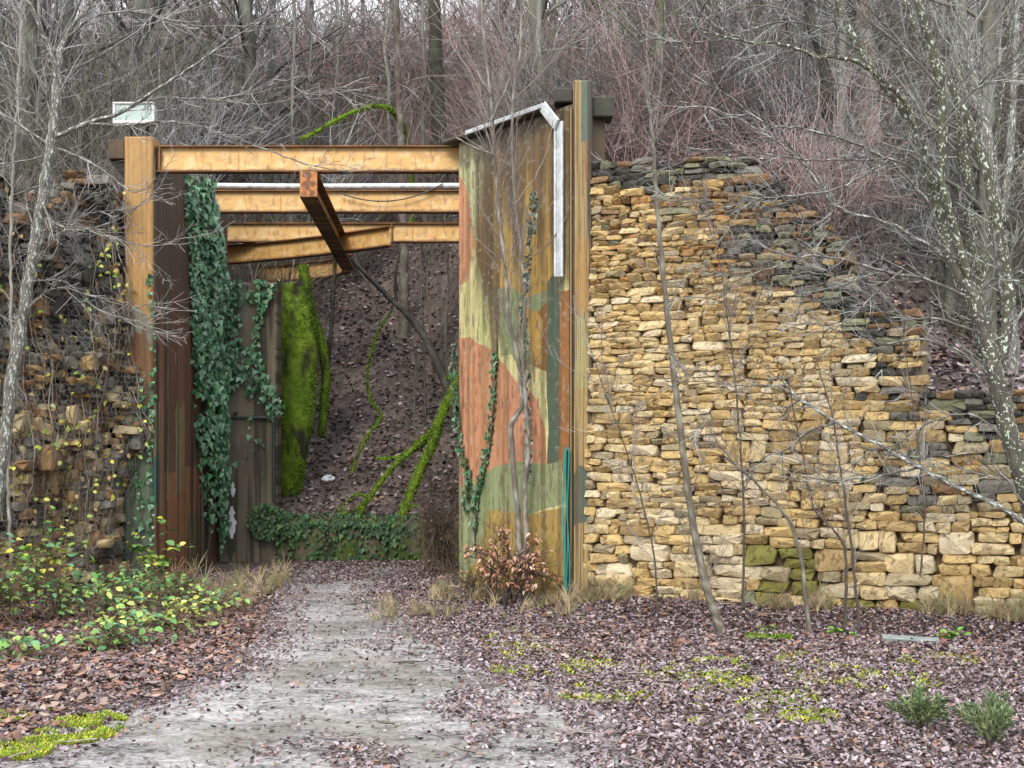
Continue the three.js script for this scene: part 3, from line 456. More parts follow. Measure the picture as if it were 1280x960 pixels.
// ---------------------------------------------------------------- trees
const jit = (c, a = 0.15) => { const k = 1 + R(-a, a); return [c[0] * k, c[1] * k, c[2] * k]; };
const rdir = (d, spread) => { const v = V(R(-1, 1), R(-1, 1), R(-1, 1)); return d.clone().addScaledVector(v, spread).normalize(); };
function grow(mb, p, d, len, r, lvl, o) {
  const n = lvl === 0 ? 3 : 5, pts = [p.clone()], q = p.clone(), dd = d.clone();
  for (let k = 0; k < n; k++) { dd.add(V(R(-1, 1) * o.wander, R(-1, 1) * o.wander + o.lift, R(-1, 1) * o.wander)).normalize(); q.addScaledVector(dd, len / n); pts.push(q.clone()); }
  mb.tube(pts, [r, lvl === 0 ? r * 0.5 : r * 0.45], lvl > 1 ? 5 : 3, lvl > 1 ? o.thick : jit(o.alt && rnd() < 0.5 ? o.alt : o.thin, 0.3));
  if (lvl > 0) { const m = Math.round(o.kids[lvl - 1] * R(0.7, 1.3)); for (let k = 0; k < m; k++) { const t = R(0.15, 1), f = t * n, a = Math.min(n - 1, Math.floor(f)), b = pts[a].clone().lerp(pts[a + 1], f - a), e = V(0, 0, 0).subVectors(pts[a + 1], pts[a]).normalize(); grow(mb, b, rdir(e, o.spread), len * R(0.35, 0.65) * (1.15 - 0.5 * t), Math.max(o.min, r * R(0.4, 0.6) * (1.1 - 0.5 * t)), lvl - 1, o); } }
}
// a stem drawn through measured points, wandering a little between them
function stem(mb, pts, r0, r1, col, sides = 7, wob = 0.012) {
  const c = new THREE.CatmullRomCurve3(pts, false, 'centripetal'), L = c.getLength(), n = Math.max(6, Math.round(L / 0.09)), P = c.getPoints(n);
  for (let k = 1; k < P.length; k++) { P[k].x += R(-1, 1) * wob; P[k].y += R(-1, 1) * wob; P[k].z += R(-1, 1) * wob; }
  mb.tube(P, P.map((_, k) => lerp(r0, r1, k / n) * (1 + 0.12 * (h2(k, 7, Math.round(r0 * 9999)) - 0.5))), sides, col); return P;
}
function twigs(mb, P, per, len, r, lvl, o, from = 0.1) { // side shoots along a stem
  let L = 0; for (let k = 1; k < P.length; k++) L += P[k].distanceTo(P[k - 1]); const m = Math.round(L * per);
  for (let k = 0; k < m; k++) { const t = R(from, 0.99), f = t * (P.length - 1), a = Math.floor(f), b = P[a].clone().lerp(P[a + 1], f - a), e = V(0, 0, 0).subVectors(P[a + 1], P[a]).normalize(); grow(mb, b, rdir(e, o.spread), len * R(0.4, 1.1), r * R(0.7, 1.1), lvl, o); }
}
const barkTone = (base, patch, amt, sc = 9, lo = 0.52) => (q) => { const n = fbm(q.x * sc + q.z * 5, q.y * sc, 281, 3); return mixc(base, patch, amt * sst(lo, lo + 0.06, n)); };
vines();
const T0 = { wander: 0.2, lift: 0.03, spread: 0.8, min: 0.003, kids: [4, 5] };

function tree(name, label, category, base, group, build, trunkMat = M.bark) {
  const g = thing(name, label, category, [base.x, base.y, base.z], group), a = new MB(), b = new MB(), c = new MB(); build(a, b, c);
  mesh('trunk', a.geo(), trunkMat, g); if (c.i.length) mesh('limbs', c.geo(), M.limb, g); if (b.i.length) mesh('crown', b.geo(), M.twig, g); return rebase(g);
}
const line = (pts, d0, d1) => pts.map(([x, y], k) => at(x, y, lerp(d0, d1, k / (pts.length - 1))));

// left foreground tree
seed(901);
tree('bare_tree', 'slim grey bare tree in front of the netted rubble wall, spreading over the left pier', 'tree', at(-30, 760, 17), 'bare trees beside the gateway', (a, b, c) => {
  const bark = barkTone([0.16, 0.155, 0.125], [0.3, 0.32, 0.26], 0.8), pale = [0.34, 0.34, 0.33], o = { ...T0, thick: [0.2, 0.195, 0.18], thin: [0.38, 0.37, 0.37], alt: [0.12, 0.11, 0.1], spread: 0.75, wander: 0.16 };
  const t = stem(a, line([[-22, 775], [-10, 660], [4, 560], [14, 480], [24, 420], [36, 350], [46, 290], [58, 215], [66, 165], [72, 100]], 17, 17), 0.085, 0.06, bark, 9);
  stem(a, line([[72, 102], [62, 60], [48, 30], [30, -10], [10, -60]], 17, 16.6), 0.035, 0.018, bark); const f2 = stem(a, line([[72, 102], [76, 60], [92, 30], [118, 0], [140, -40]], 17, 17.3), 0.04, 0.018, [0.06, 0.055, 0.05]);
  for (const [P, d0, d1, r] of [
    [[[68, 172], [105, 155], [150, 142], [178, 124], [215, 100], [250, 76], [300, 42], [340, 20]], 17, 16.4, 0.03], [[[176, 126], [215, 122], [262, 124], [310, 118], [370, 106]], 16.8, 16.2, 0.017], [[[112, 155], [160, 156], [200, 152], [240, 156], [280, 168], [330, 186], [380, 204], [440, 216]], 16.9, 16.0, 0.018], [[[262, 124], [310, 130], [350, 128], [400, 114], [440, 108]], 16.5, 15.9, 0.012],
    [[[72, 186], [100, 196], [125, 210], [150, 230], [170, 240], [190, 232]], 17, 16.5, 0.018], [[[52, 250], [62, 272], [85, 286], [120, 284], [160, 268], [188, 244], [205, 230]], 17, 16.4, 0.016], [[[46, 292], [80, 280], [120, 290], [150, 300], [185, 308], [215, 302], [235, 288]], 17, 16.3, 0.013], [[[85, 46], [120, 20], [180, 16], [215, 30], [300, 32], [390, 36]], 17.1, 16.3, 0.016],
    [[[62, 182], [30, 160], [0, 142], [-30, 130]], 17, 17.3, 0.02], [[[60, 160], [40, 136], [22, 122], [-10, 120]], 17, 16.7, 0.014], [[[56, 195], [20, 202], [-20, 206]], 17, 16.8, 0.012], [[[30, 385], [70, 360], [110, 368], [160, 382], [205, 378]], 17, 16.2, 0.011], [[[34, 352], [80, 352], [130, 392], [175, 402]], 17, 16.3, 0.01], [[[90, 32], [60, 80], [66, 90]], 17.1, 17, 0.014], [[[40, 330], [70, 300], [100, 270], [160, 262]], 17, 16.5, 0.009],
  ]) { const Q = stem(c, line(P, d0, d1), r, r * 0.3, pale, 5, 0.008); twigs(b, Q, 6, 0.55, 0.005, 1, o); twigs(b, Q, 1.5, 0.8, 0.006, 2, o); }
  twigs(b, t, 3, 0.8, 0.007, 1, o, 0.4); twigs(b, f2, 5, 0.8, 0.007, 1, o);
}, M.limb);
// a second thin stem at the left edge
tree('bare_tree', 'thin pale sapling at the left edge of the picture against the rubble wall', 'tree', at(14, 700, 17.6), 'bare trees beside the gateway', (a, b) => { const Q = stem(a, line([[14, 705], [10, 600], [14, 420], [14, 250], [22, 120], [28, 0], [30, -60]], 17.6, 17.6), 0.022, 0.012, barkTone([0.26, 0.25, 0.22], [0.36, 0.37, 0.33], 0.8), 6); twigs(b, Q, 5, 0.7, 0.006, 1, { ...T0, thick: [0.3, 0.29, 0.28], thin: [0.3, 0.29, 0.28] }, 0.3); });

// big lichened tree on the right
seed(902);
tree('bare_tree', 'large dark multi-stemmed tree speckled with pale lichen at the right edge', 'tree', at(1345, 860, 13.2), 'bare trees beside the gateway', (a, b, c) => {
  const bark = barkTone([0.04, 0.037, 0.03], [0.42, 0.5, 0.44], 0.95, 17, 0.6), mossy = barkTone([0.075, 0.078, 0.05], [0.3, 0.36, 0.3], 0.8, 12, 0.56), pale = barkTone([0.15, 0.15, 0.135], [0.4, 0.44, 0.4], 0.8, 12, 0.5), o = { ...T0, thick: [0.12, 0.125, 0.11], thin: [0.34, 0.37, 0.36], alt: [0.055, 0.052, 0.045], spread: 0.8, wander: 0.22 };
  const trunk = stem(a, line([[1350, 870], [1318, 740], [1290, 640], [1266, 560], [1246, 480], [1232, 420], [1214, 370], [1192, 330], [1180, 290]], 13.2, 13.6), 0.1, 0.075, bark, 9);
  const s1 = stem(a, line([[1182, 296], [1170, 250], [1156, 200], [1132, 140], [1100, 100], [1075, 62], [1052, 10], [1040, -50]], 13.6, 13.9), 0.055, 0.03, barkTone([0.07, 0.068, 0.055], [0.42, 0.5, 0.46], 0.95, 9, 0.54), 8);
  const s2 = stem(a, line([[1180, 300], [1176, 240], [1178, 160], [1172, 90], [1156, 30], [1140, -40]], 13.6, 13.2), 0.05, 0.03, mossy, 8);
  const s3 = stem(a, line([[1215, 372], [1206, 330], [1186, 262], [1172, 200]], 13.5, 13.3), 0.04, 0.03, bark, 7);
  const s4 = stem(a, line([[1160, 196], [1130, 128], [1108, 104], [1068, 76], [1020, 70], [980, 56], [920, 50], [870, 36]], 13.7, 13.0), 0.03, 0.01, mossy, 6);
  const s5 = stem(a, line([[1246, 480], [1262, 380], [1252, 300], [1228, 200], [1190, 110], [1150, 40], [1120, -20]], 13.4, 14.2), 0.06, 0.03, bark, 8);
  for (const [P, d0, d1, r, m] of [
    [[[1290, 660], [1240, 628], [1190, 606], [1150, 584], [1100, 556], [1050, 530], [1010, 506], [985, 484], [978, 470]], 13.2, 14.2, 0.03, pale], [[[1148, 584], [1120, 590], [1080, 598], [1040, 600], [980, 588], [960, 582]], 13.6, 14.2, 0.014, pale], [[[1046, 528], [1010, 540], [985, 560], [955, 572], [935, 600]], 13.9, 14.4, 0.012, pale], [[[986, 482], [930, 482], [870, 476], [800, 472]], 14.2, 14.6, 0.01, pale],
    [[[1214, 372], [1160, 350], [1110, 340], [1060, 326], [1010, 320], [960, 336], [915, 352]], 13.5, 13.0, 0.018, pale], [[[1180, 290], [1150, 240], [1110, 200], [1060, 176], [1000, 160], [960, 156], [910, 120], [860, 90]], 13.6, 13.2, 0.02, mossy], [[[1165, 230], [1120, 200], [1070, 200], [1010, 200], [960, 194], [910, 186], [850, 190]], 13.6, 13.0, 0.014, pale], [[[1110, 200], [1060, 230], [1010, 244], [950, 248], [900, 262], [860, 270]], 13.4, 12.8, 0.012, pale],
    [[[1195, 335], [1150, 300], [1100, 275], [1050, 262], [1000, 200], [960, 170], [900, 140], [850, 128]], 13.6, 13.9, 0.022, mossy], [[[1232, 420], [1180, 400], [1130, 396], [1080, 380], [1040, 352]], 13.5, 13.8, 0.014, mossy], [[[1216, 376], [1240, 350], [1270, 352], [1310, 360]], 13.5, 13.1, 0.016, pale], [[[1128, 338], [1090, 370], [1060, 400], [1030, 420]], 13.3, 13.1, 0.009, pale],
    [[[1246, 480], [1200, 440], [1150, 424], [1100, 428], [1050, 412], [1000, 404]], 13.4, 13.8, 0.012, pale], [[[1268, 560], [1220, 520], [1170, 524], [1120, 556], [1080, 562]], 13.3, 13.7, 0.012, pale], [[[1290, 640], [1250, 600], [1220, 592], [1160, 572]], 13.2, 13.4, 0.012, pale], [[[1252, 300], [1270, 220], [1290, 150], [1300, 60]], 13.8, 13.5, 0.02, bark], [[[1200, 130], [1240, 90], [1280, 60]], 14.1, 13.9, 0.018, bark], [[[1075, 62], [1010, 30], [960, 30], [900, 50], [850, 52]], 13.8, 13.4, 0.012, pale],
    [[[1240, 470], [1220, 430], [1224, 380], [1236, 300], [1244, 180], [1262, 60], [1270, -30]], 13.6, 13.9, 0.022, bark], [[[1178, 160], [1220, 110], [1270, 90], [1310, 70]], 13.4, 13.0, 0.014, mossy], [[[1175, 110], [1130, 60], [1080, 20], [1050, -30]], 13.3, 12.9, 0.014, mossy],
  ]) { const Q = stem(m === bark ? a : c, line(P, d0, d1), r, r * 0.35, [1, 1, 1], 6, 0.01); twigs(b, Q, 6, 0.5, 0.0042, 1, o); twigs(b, Q, 2, 1.0, 0.006, 2, o); }
  for (const s of [s1, s2, s3, s4, s5, trunk]) twigs(b, s, 4, 0.9, 0.007, 2, { ...o, kids: [3, 4] }, 0.2);
}, M.lichen);
tree('bare_tree', 'lichen-white trunk standing behind the dark speckled tree above the stone wall', 'tree', at(1262, 480, 18), 'bare trees beside the gateway', (a, b) => {
  const bark = barkTone([0.17, 0.18, 0.155], [0.46, 0.54, 0.5], 0.95, 6), o = { ...T0, thick: [0.28, 0.3, 0.28], thin: [0.28, 0.28, 0.26] };
  const Q = stem(a, line([[1266, 505], [1262, 400], [1250, 300], [1240, 210], [1222, 120], [1205, 40], [1195, -60]], 18, 18.2), 0.1, 0.065, bark, 10); twigs(b, Q, 5, 1.4, 0.012, 2, o);
  stem(a, line([[1250, 300], [1262, 200], [1268, 90], [1272, -40]], 18, 18.2), 0.055, 0.035, bark, 8);
}, M.limb);

seed(907);
for (const [label, P, d, r, mat, tone, thin] of [
  ['dark ivy-green trunk rising behind the middle of the front cross beam', [[550, 330], [552, 250], [548, 150], [545, 60], [540, -60]], 34, 0.24, M.bark, barkTone([0.035, 0.034, 0.026], [0.06, 0.09, 0.04], 0.8, 5), [0.1, 0.1, 0.085]],
  ['pale smooth trunk standing behind the front cross beam near the left pier', [[343, 300], [342, 180], [340, 90], [341, -60]], 36, 0.15, M.limb, [1, 1, 1], [0.3, 0.29, 0.28]],
  ['dark bent trunk above the stepped middle of the stone wall', [[1052, 330], [1046, 240], [1036, 150], [1030, 80], [1012, 20], [1004, -60]], 21, 0.11, M.bark, barkTone([0.03, 0.028, 0.024], [0.08, 0.08, 0.06], 0.6, 6), [0.14, 0.13, 0.11]],
  ['stout russet-brown trunk above the right part of the stone wall', [[1098, 350], [1094, 250], [1086, 140], [1080, 40], [1076, -60]], 24, 0.2, M.bark, barkTone([0.17, 0.12, 0.085], [0.3, 0.3, 0.26], 0.7, 3), [0.24, 0.22, 0.2]],
  ['upright lichened trunk between the speckled tree and the right edge', [[1226, 470], [1218, 330], [1206, 200], [1198, 80], [1192, -60]], 20, 0.13, M.lichen, [1, 1, 1], [0.24, 0.25, 0.23]],
  ['dark trunk at the left behind the slim grey tree', [[34, 300], [30, 200], [40, 90], [36, -60]], 24, 0.16, M.bark, barkTone([0.04, 0.037, 0.03], [0.14, 0.15, 0.11], 0.7, 5), [0.2, 0.19, 0.18]],
  ['straight brown trunk left of the camouflage pier roof', [[505, 330], [502, 200], [498, 100], [494, -60]], 32, 0.12, M.bark, barkTone([0.1, 0.08, 0.065], [0.2, 0.2, 0.17], 0.7, 5), [0.2, 0.16, 0.15]],
]) { const b0 = at(P[0][0], P[0][1], d); b0.y = hill(b0.x, b0.z) - 0.2; tree('bare_tree', label, 'tree', b0, 'bare trees beside the gateway', (a, b) => { const Q = stem(a, [b0, ...line(P, d, d).filter((p) => p.y > b0.y + 0.6)], r, r * 0.55, tone, 9, 0.02); twigs(b, Q, 3.2, 2.0, 0.016, 2, { ...T0, thick: thin, thin, kids: [3.5, 4], wander: 0.24 }, 0.12); }, mat); }
// two saplings in front of the camouflage pier
seed(903);
const sapBark = barkTone([0.16, 0.145, 0.125], [0.36, 0.35, 0.32], 0.85, 14), sapO = { ...T0, thick: [0.2, 0.17, 0.16], thin: [0.26, 0.22, 0.2], spread: 0.6, wander: 0.14, lift: 0.05 };
tree('sapling', 'thin grey sapling before the camouflage pier, the one with a kinked stem', 'sapling', at(650, 750, 18.9), 'saplings at the walls', (a, b) => {
  const Q = stem(a, line([[650, 752], [649, 680], [646, 630], [640, 560], [640, 528], [652, 508], [651, 480], [646, 440], [636, 400], [632, 340], [624, 270], [618, 200], [614, 130], [606, 60], [600, -20]], 18.9, 18.6), 0.045, 0.016, sapBark, 8, 0.006); twigs(b, Q, 4.2, 0.9, 0.0075, 1, sapO, 0.35); twigs(b, Q, 1.4, 1.1, 0.009, 2, sapO, 0.5);
  stem(a, line([[612, 118], [600, 96], [580, 60], [560, 30], [530, -20]], 18.6, 18.4), 0.016, 0.006, sapBark, 5); stem(a, line([[614, 150], [640, 90], [650, 40], [668, -20]], 18.6, 18.5), 0.014, 0.006, sapBark, 5); stem(a, line([[617, 194], [580, 178], [556, 160], [520, 120], [470, 84]], 18.6, 18.2), 0.014, 0.004, sapBark, 5);
});
tree('sapling', 'straight ivy-speckled sapling before the camouflage pier, right of the kinked one', 'sapling', at(658, 752, 18.85), 'saplings at the walls', (a, b) => {
  const Q = stem(a, line([[657, 752], [657, 660], [657, 600], [660, 560], [657, 500], [653, 430], [656, 370], [652, 320], [645, 260], [640, 180], [642, 120], [650, 60], [652, -20]], 18.8, 18.5), 0.036, 0.014, sapBark, 8, 0.006); twigs(b, Q, 4.2, 0.9, 0.0075, 1, sapO, 0.35); twigs(b, Q, 1.2, 1.1, 0.009, 2, sapO, 0.5);
  stem(a, line([[644, 255], [670, 220], [686, 180], [690, 150]], 18.5, 18.3), 0.012, 0.005, [0.3, 0.25, 0.18], 5); stem(a, line([[652, 330], [690, 300], [712, 260], [730, 200]], 18.5, 18.2), 0.01, 0.004, sapBark, 5);
});
for (const [label, P, d0, d1, r, den] of [
  ['tallest sapling in front of the golden stone wall, leaning left from a stout foot', [[906, 806], [895, 770], [880, 720], [866, 650], [856, 580], [846, 500], [838, 430], [830, 350], [822, 270], [818, 200], [814, 150], [806, 90]], 15.9, 16.4, 0.055, 1],
  ['dark slender sapling in front of the stone wall right of its tallest sapling', [[928, 760], [930, 640], [926, 560], [918, 470], [910, 400], [900, 330], [890, 280]], 16.3, 16.6, 0.016, 1.2],
  ['grey sapling forking before the middle of the stone wall', [[1012, 792], [1006, 740], [1000, 690], [985, 650], [962, 620], [930, 590], [905, 570]], 15.9, 16.2, 0.03, 1],
  ['dark straight sapling in front of the stone wall near the mossy log', [[1074, 782], [1068, 720], [1060, 650], [1050, 580], [1040, 520], [1020, 450]], 15.8, 16, 0.02, 1],
  ['brown crooked sapling pressed against the stone wall under the long grey branch', [[1056, 784], [1058, 720], [1054, 680], [1040, 660], [1020, 640], [1002, 560], [985, 480]], 16.1, 16.3, 0.02, 1],
  ['thin dark sapling before the right half of the stone wall', [[1150, 720], [1156, 640], [1148, 560], [1138, 480], [1130, 420]], 15.4, 15.8, 0.012, 1.2],
  ['thin bent sapling at the left end of the stone wall beside the pier', [[822, 766], [818, 700], [806, 640], [782, 560], [760, 500], [740, 440], [730, 390]], 17, 17.2, 0.012, 1],
]) tree('sapling', label, 'sapling', at(P[0][0], P[0][1], d0), 'saplings at the walls', (a, b) => { const bark = r > 0.025 ? barkTone([0.13, 0.115, 0.085], [0.3, 0.3, 0.25], 0.8, 14, 0.54) : [0.085, 0.07, 0.055]; const Q = stem(a, line(P, d0, d1), r, r * 0.3, bark, 7, 0.007); twigs(b, Q, 4.5 * den, 0.8, 0.006, 1, { ...sapO, spread: 0.85, thin: pick([[0.24, 0.21, 0.19], [0.13, 0.11, 0.1], [0.3, 0.28, 0.26]]) }, 0.12); twigs(b, Q, 1.1, 0.9, 0.007, 2, sapO, 0.3); });

// hillside forest: a few built trees, cloned over the slopes
console.log('front trees done');
const protos = [];
for (let k = 0; k < 8; k++) {
  seed(1000 + k); const g = new THREE.Group(), a = new MB(), b = new MB(), H = R(9, 13), r = [0.08, 0.1, 0.17, 0.06, 0.22, 0.09, 0.13, 0.06][k];
  const col = [[0.2, 0.2, 0.17], [0.05, 0.045, 0.038], [0.13, 0.125, 0.1], [0.28, 0.29, 0.26], [0.045, 0.042, 0.034], [0.1, 0.11, 0.06], [0.19, 0.2, 0.18], [0.08, 0.07, 0.06]][k], thin = [[0.32, 0.33, 0.35], [0.09, 0.08, 0.08], [0.2, 0.18, 0.185], [0.4, 0.41, 0.43], [0.08, 0.08, 0.072], [0.17, 0.18, 0.12], [0.34, 0.35, 0.37], [0.24, 0.175, 0.18]][k];
  const P = [], lean = R(-0.1, 0.1), lz = R(-0.1, 0.1); for (let j = 0; j <= 14; j++) P.push(V(lean * j * 0.3 + R(-1, 1) * 0.05, -0.5 + (H + 0.5) * j / 14, lz * j * 0.3 + R(-1, 1) * 0.05));
  a.tube(P, P.map((_, j) => r * (1 - 0.85 * j / 14)), 7, barkTone(col, mixc(col, [0.34, 0.38, 0.33], 0.6), 0.9, 3));
  const o = { wander: 0.26, lift: 0.04, spread: 0.9, min: 0.008, kids: [3.2, 4], thick: col, thin };
  for (let j = 0; j < 26; j++) { const t = R(0.12, 1), f = t * 14, i = Math.min(13, Math.floor(f)), p = P[i].clone().lerp(P[i + 1], f - i), th = R(0, 6.28), up = R(0.3, 1.1); grow(b, p, V(Math.cos(th), up, Math.sin(th)).normalize(), R(1.2, 3.2) * (1.15 - 0.6 * t), Math.max(0.012, r * 0.3 * (1.1 - t)), 2, o); }
  mesh('trunk', a.geo(), M.bark, g); mesh('crown', b.geo(), M.twig, g); protos.push(g); if (k < 2) console.log('tree tris', (a.i.length + b.i.length) / 3);
}
seed(1100);
{
  let n = 0, tries = 0; const spots = [];
  while (n < 158 && tries++ < 6000) {
    const d = 19 + 48 * Math.pow(rnd(), 0.9), px = R(-60, 1340), x = (px - 640) * d / FOCAL, y = hill(x, -d); if (y < 0.7) continue;
    if (px > 385 && px < 590 && d < 36) continue; if (d < 30 && x > -6.2 && x < 0.4) continue; if (px > 730 && d < 21 && px < 960) continue;
    if (spots.some(([a, b]) => Math.hypot(a - x, b - d) < 0.75)) continue; spots.push([x, d]);
    const kind = Math.floor(rnd() * protos.length), g = protos[kind].clone(), look = ['slender grey', 'slim dark', 'sturdy brownish', 'slim pale', 'stout dark', 'olive-barked', 'sturdy pale', 'thin brown'][kind], where = px < 200 ? 'above the netted rubble wall' : px < 580 ? 'on the slope behind the cross beams' : px < 760 ? 'behind the camouflage pier' : px < 1040 ? 'above the tall left part of the stone wall' : 'above the stepped right end of the stone wall'; g.name = numbered('forest_tree'); g.position.set(x, y - 0.1, -d); g.rotation.y = R(0, 6.28); g.scale.setScalar(R(0.8, 1.2)); tag(g, `${look} bare tree of the wood ${where}`, 'tree', 'bare trees of the hillside wood'); scene.add(g); n++;
  }
  console.log('forest', n);
}
// brushwood between the trunks
for (let v = 0; v < 3; v++) {
  seed(1200 + v); const mb = new MB(), c = [1, 1, 1];
  for (let k = 0; k < 26; k++) { const p = V(R(-1, 1) * 0.7, -0.1, R(-1, 1) * 0.7); grow(mb, p, V(R(-1, 1) * 0.8, 1, R(-1, 1) * 0.8).normalize(), R(1.0, 3.2), R(0.006, 0.013), 1, { wander: 0.3, lift: 0.015, spread: 0.95, min: 0.005, kids: [7], thick: c, thin: c }); }
  const N_ = 380, im = shadowed(new THREE.InstancedMesh(mb.geo(), M.twig, N_)); im.name = numbered('brushwood'); const m = new THREE.Matrix4(), q = new THREE.Quaternion(); let n = 0, tries = 0;
  while (n < N_ && tries++ < 20000) {
    const d = 18.5 + 52 * Math.pow(rnd(), 0.85), px = R(-60, 1340), x = (px - 640) * d / FOCAL, y = hill(x, -d); if (y < 0.7) continue;
    if (px > 385 && px < 600 && d < 33) continue; if (d < 29.5 && x > -5.6 && x < 0.2) continue;
    q.setFromAxisAngle(V(0, 1, 0), R(0, 6.28)); const s = R(0.6, 1.25) * (d < 24 ? 0.75 : d < 42 ? 1 : 1.5); m.compose(V(x, y, -d), q, V(s, s, s)); im.setMatrixAt(n, m);
    const pur = fbm(x * 0.25, d * 0.12, 291, 2) + (px > 540 && px < 860 ? 0.16 : 0), col = pur > 0.56 ? pick([[0.3, 0.2, 0.2], [0.17, 0.11, 0.11], [0.38, 0.29, 0.28], [0.1, 0.075, 0.07]]) : pick([[0.1, 0.09, 0.08], [0.32, 0.33, 0.35], [0.035, 0.034, 0.032], [0.11, 0.115, 0.065], [0.17, 0.155, 0.14]]); im.setColorAt(n, lin(...jit(col, 0.25))); n++;
  }
  im.count = n; tag(im, 'tangled leafless brushwood filling the slope between the trees', 'brushwood', null, 'stuff'); scene.add(im);
}
console.log('forest done');

// ---------------------------------------------------------------- cutting: mossy trunk, fallen branches
const mossTone = (dark = 0.3) => (q) => { const n = fbm(q.x * 9 + q.z * 3, q.y * 2.2, 301, 4), m = fbm(q.x * 30, q.y * 7 + q.z * 9, 303, 2); return mixc(mixc([0.08, 0.15, 0.01], [0.2, 0.32, 0.02], m), [0.035, 0.032, 0.018], sst(dark + 0.28, dark + 0.1, n)); };
function mossFuzz(mb, P, rad, n, len, keep = () => true) { for (let k = 0; k < n; k++) { const f = R(0, P.length - 1.01), a = Math.floor(f), p = P[a].clone().lerp(P[a + 1], f - a), d = V(0, 0, 0).subVectors(P[a + 1], P[a]).normalize(), o = V(R(-1, 1), R(-1, 1), R(-1, 1)); o.addScaledVector(d, -o.dot(d)).normalize(); const r = lerp(rad[a] ?? rad[0], rad[a + 1] ?? rad[rad.length - 1], f - a), q = p.clone().addScaledVector(o, r * 0.97); if (!keep(q, o)) continue; const t = o.clone().add(V(R(-0.6, 0.6), R(-0.9, 0.2), R(-0.6, 0.6))).normalize(); mb.leaf(q, t, V(R(-1, 1), R(-1, 1), R(-1, 1)), len * R(0.6, 1.3), len * 0.5, jit([0.115, 0.2, 0.013], 0.7)); } }
seed(1301);
{
  const g = thing('mossy_stump', 'thick stump-like trunk sheathed in bright green moss inside the gateway', 'tree trunk', [-4.15, 1, -26.6], 'mossy wood in the cutting');
  const P = [], rad = []; for (const [y, xl, xr] of [[650, 352, 374], [612, 347, 376], [580, 345, 383], [540, 345, 389], [500, 344, 394], [450, 344, 396], [410, 343, 393], [385, 342, 388], [365, 341, 382], [356, 341, 378]]) { P.push(at((xl + xr) / 2, y, 26.6)); rad.push((xr - xl) / 2 * 26.6 / FOCAL); }
  const c = new THREE.CatmullRomCurve3(P), Q = c.getPoints(60), rr = Q.map((_, k) => { const f = k / 60 * (rad.length - 1), a = Math.min(rad.length - 2, Math.floor(f)); return lerp(rad[a], rad[a + 1], f - a); }), mb = new MB();
  mb.tube(Q, rr, 28, mossTone(0.2)); const p = mb.p; for (let k = 0; k < p.length; k += 3) { const ax = Q[Math.min(60, Math.floor(k / 3 / 29))], n = 1 + 0.5 * (fbm(p[k] * 7 + p[k + 2] * 5, p[k + 1] * 2.6, 305, 4) - 0.5); p[k] = ax.x + (p[k] - ax.x) * n; p[k + 2] = ax.z + (p[k + 2] - ax.z) * n; }
  const gg = mb.geo(); gg.computeVertexNormals(); mesh('trunk', gg, M.moss, g);
  const fz = new MB(); mossFuzz(fz, Q, rr, 8000, 0.045, (q) => fbm(q.x * 9 + q.z * 3, q.y * 2.2, 301, 4) > 0.46); const o = mesh('moss', fz.geo(), M.tuft, g); o.userData.kind = 'stuff'; rebase(g);
}
function branch(label, parts, mossy, group, cat = 'branch', name = 'fallen_branch') {
  const p0 = parts[0], b = at(p0[0][0][0], p0[0][0][1], p0[1]), g = thing(name, label, cat, [b.x, b.y, b.z], group), fz = new MB(); let first = true;
  for (const [P, d0, d1, r0, r1] of parts) { const mb = new MB(), Q = stem(mb, line(P, d0, d1), r0, r1, mossy ? mossTone(0.16) : barkTone([0.03, 0.027, 0.022], [0.1, 0.1, 0.08], 0.5), 8, 0.008); mesh(first ? 'main_limb' : 'side_limb', mb.geo(), mossy ? M.moss : M.bark, g); first = false; if (mossy) mossFuzz(fz, Q, Q.map((_, k) => lerp(r0, r1, k / (Q.length - 1))), Math.round(Q.length * 60 * (0.3 + r0 * 10)), 0.035); }
  if (mossy) mesh('moss', fz.geo(), M.tuft, g).userData.kind = 'stuff'; return rebase(g);
}
seed(1302);
branch('bright green mossy branch leaning from the pier down to the low wall, forked', [[[[498, 662], [503, 645], [515, 612], [530, 578], [543, 548], [548, 530], [560, 500], [576, 468], [590, 440]], 25.2, 24.6, 0.085, 0.075], [[[546, 534], [530, 548], [515, 562], [495, 580], [478, 600], [462, 622], [450, 634], [424, 644]], 24.9, 25.6, 0.055, 0.025], [[[512, 566], [490, 572], [470, 572]], 25.2, 25.5, 0.025, 0.012], [[[463, 622], [450, 618], [436, 624], [420, 640]], 25.5, 25.8, 0.02, 0.01], [[[505, 640], [515, 632], [524, 636]], 25.1, 25, 0.022, 0.012], [[[572, 478], [562, 470], [560, 474]], 24.7, 24.6, 0.03, 0.015], [[[455, 630], [452, 640], [446, 644]], 25.5, 25.4, 0.022, 0.012]], true, 'mossy wood in the cutting');
branch('dark bare leaning trunk behind the mossy branch on the leafy slope', [[[[574, 510], [562, 490], [552, 466], [540, 440], [526, 414], [508, 392], [488, 374], [465, 350], [440, 325]], 25.8, 28.5, 0.11, 0.04], [[[496, 382], [494, 350], [500, 310]], 27.8, 28, 0.035, 0.02], [[[548, 530], [530, 555], [505, 570]], 26.0, 26.6, 0.06, 0.03]], false, 'fallen wood in the cutting', 'branch');
branch('thin pale branch with mossy elbow standing on the slope left of the dark trunk', [[[[430, 628], [440, 590], [455, 552], [476, 520], [464, 500], [459, 472], [464, 440], [474, 412], [490, 388]], 27.2, 27.6, 0.028, 0.014]], true, 'mossy wood in the cutting');
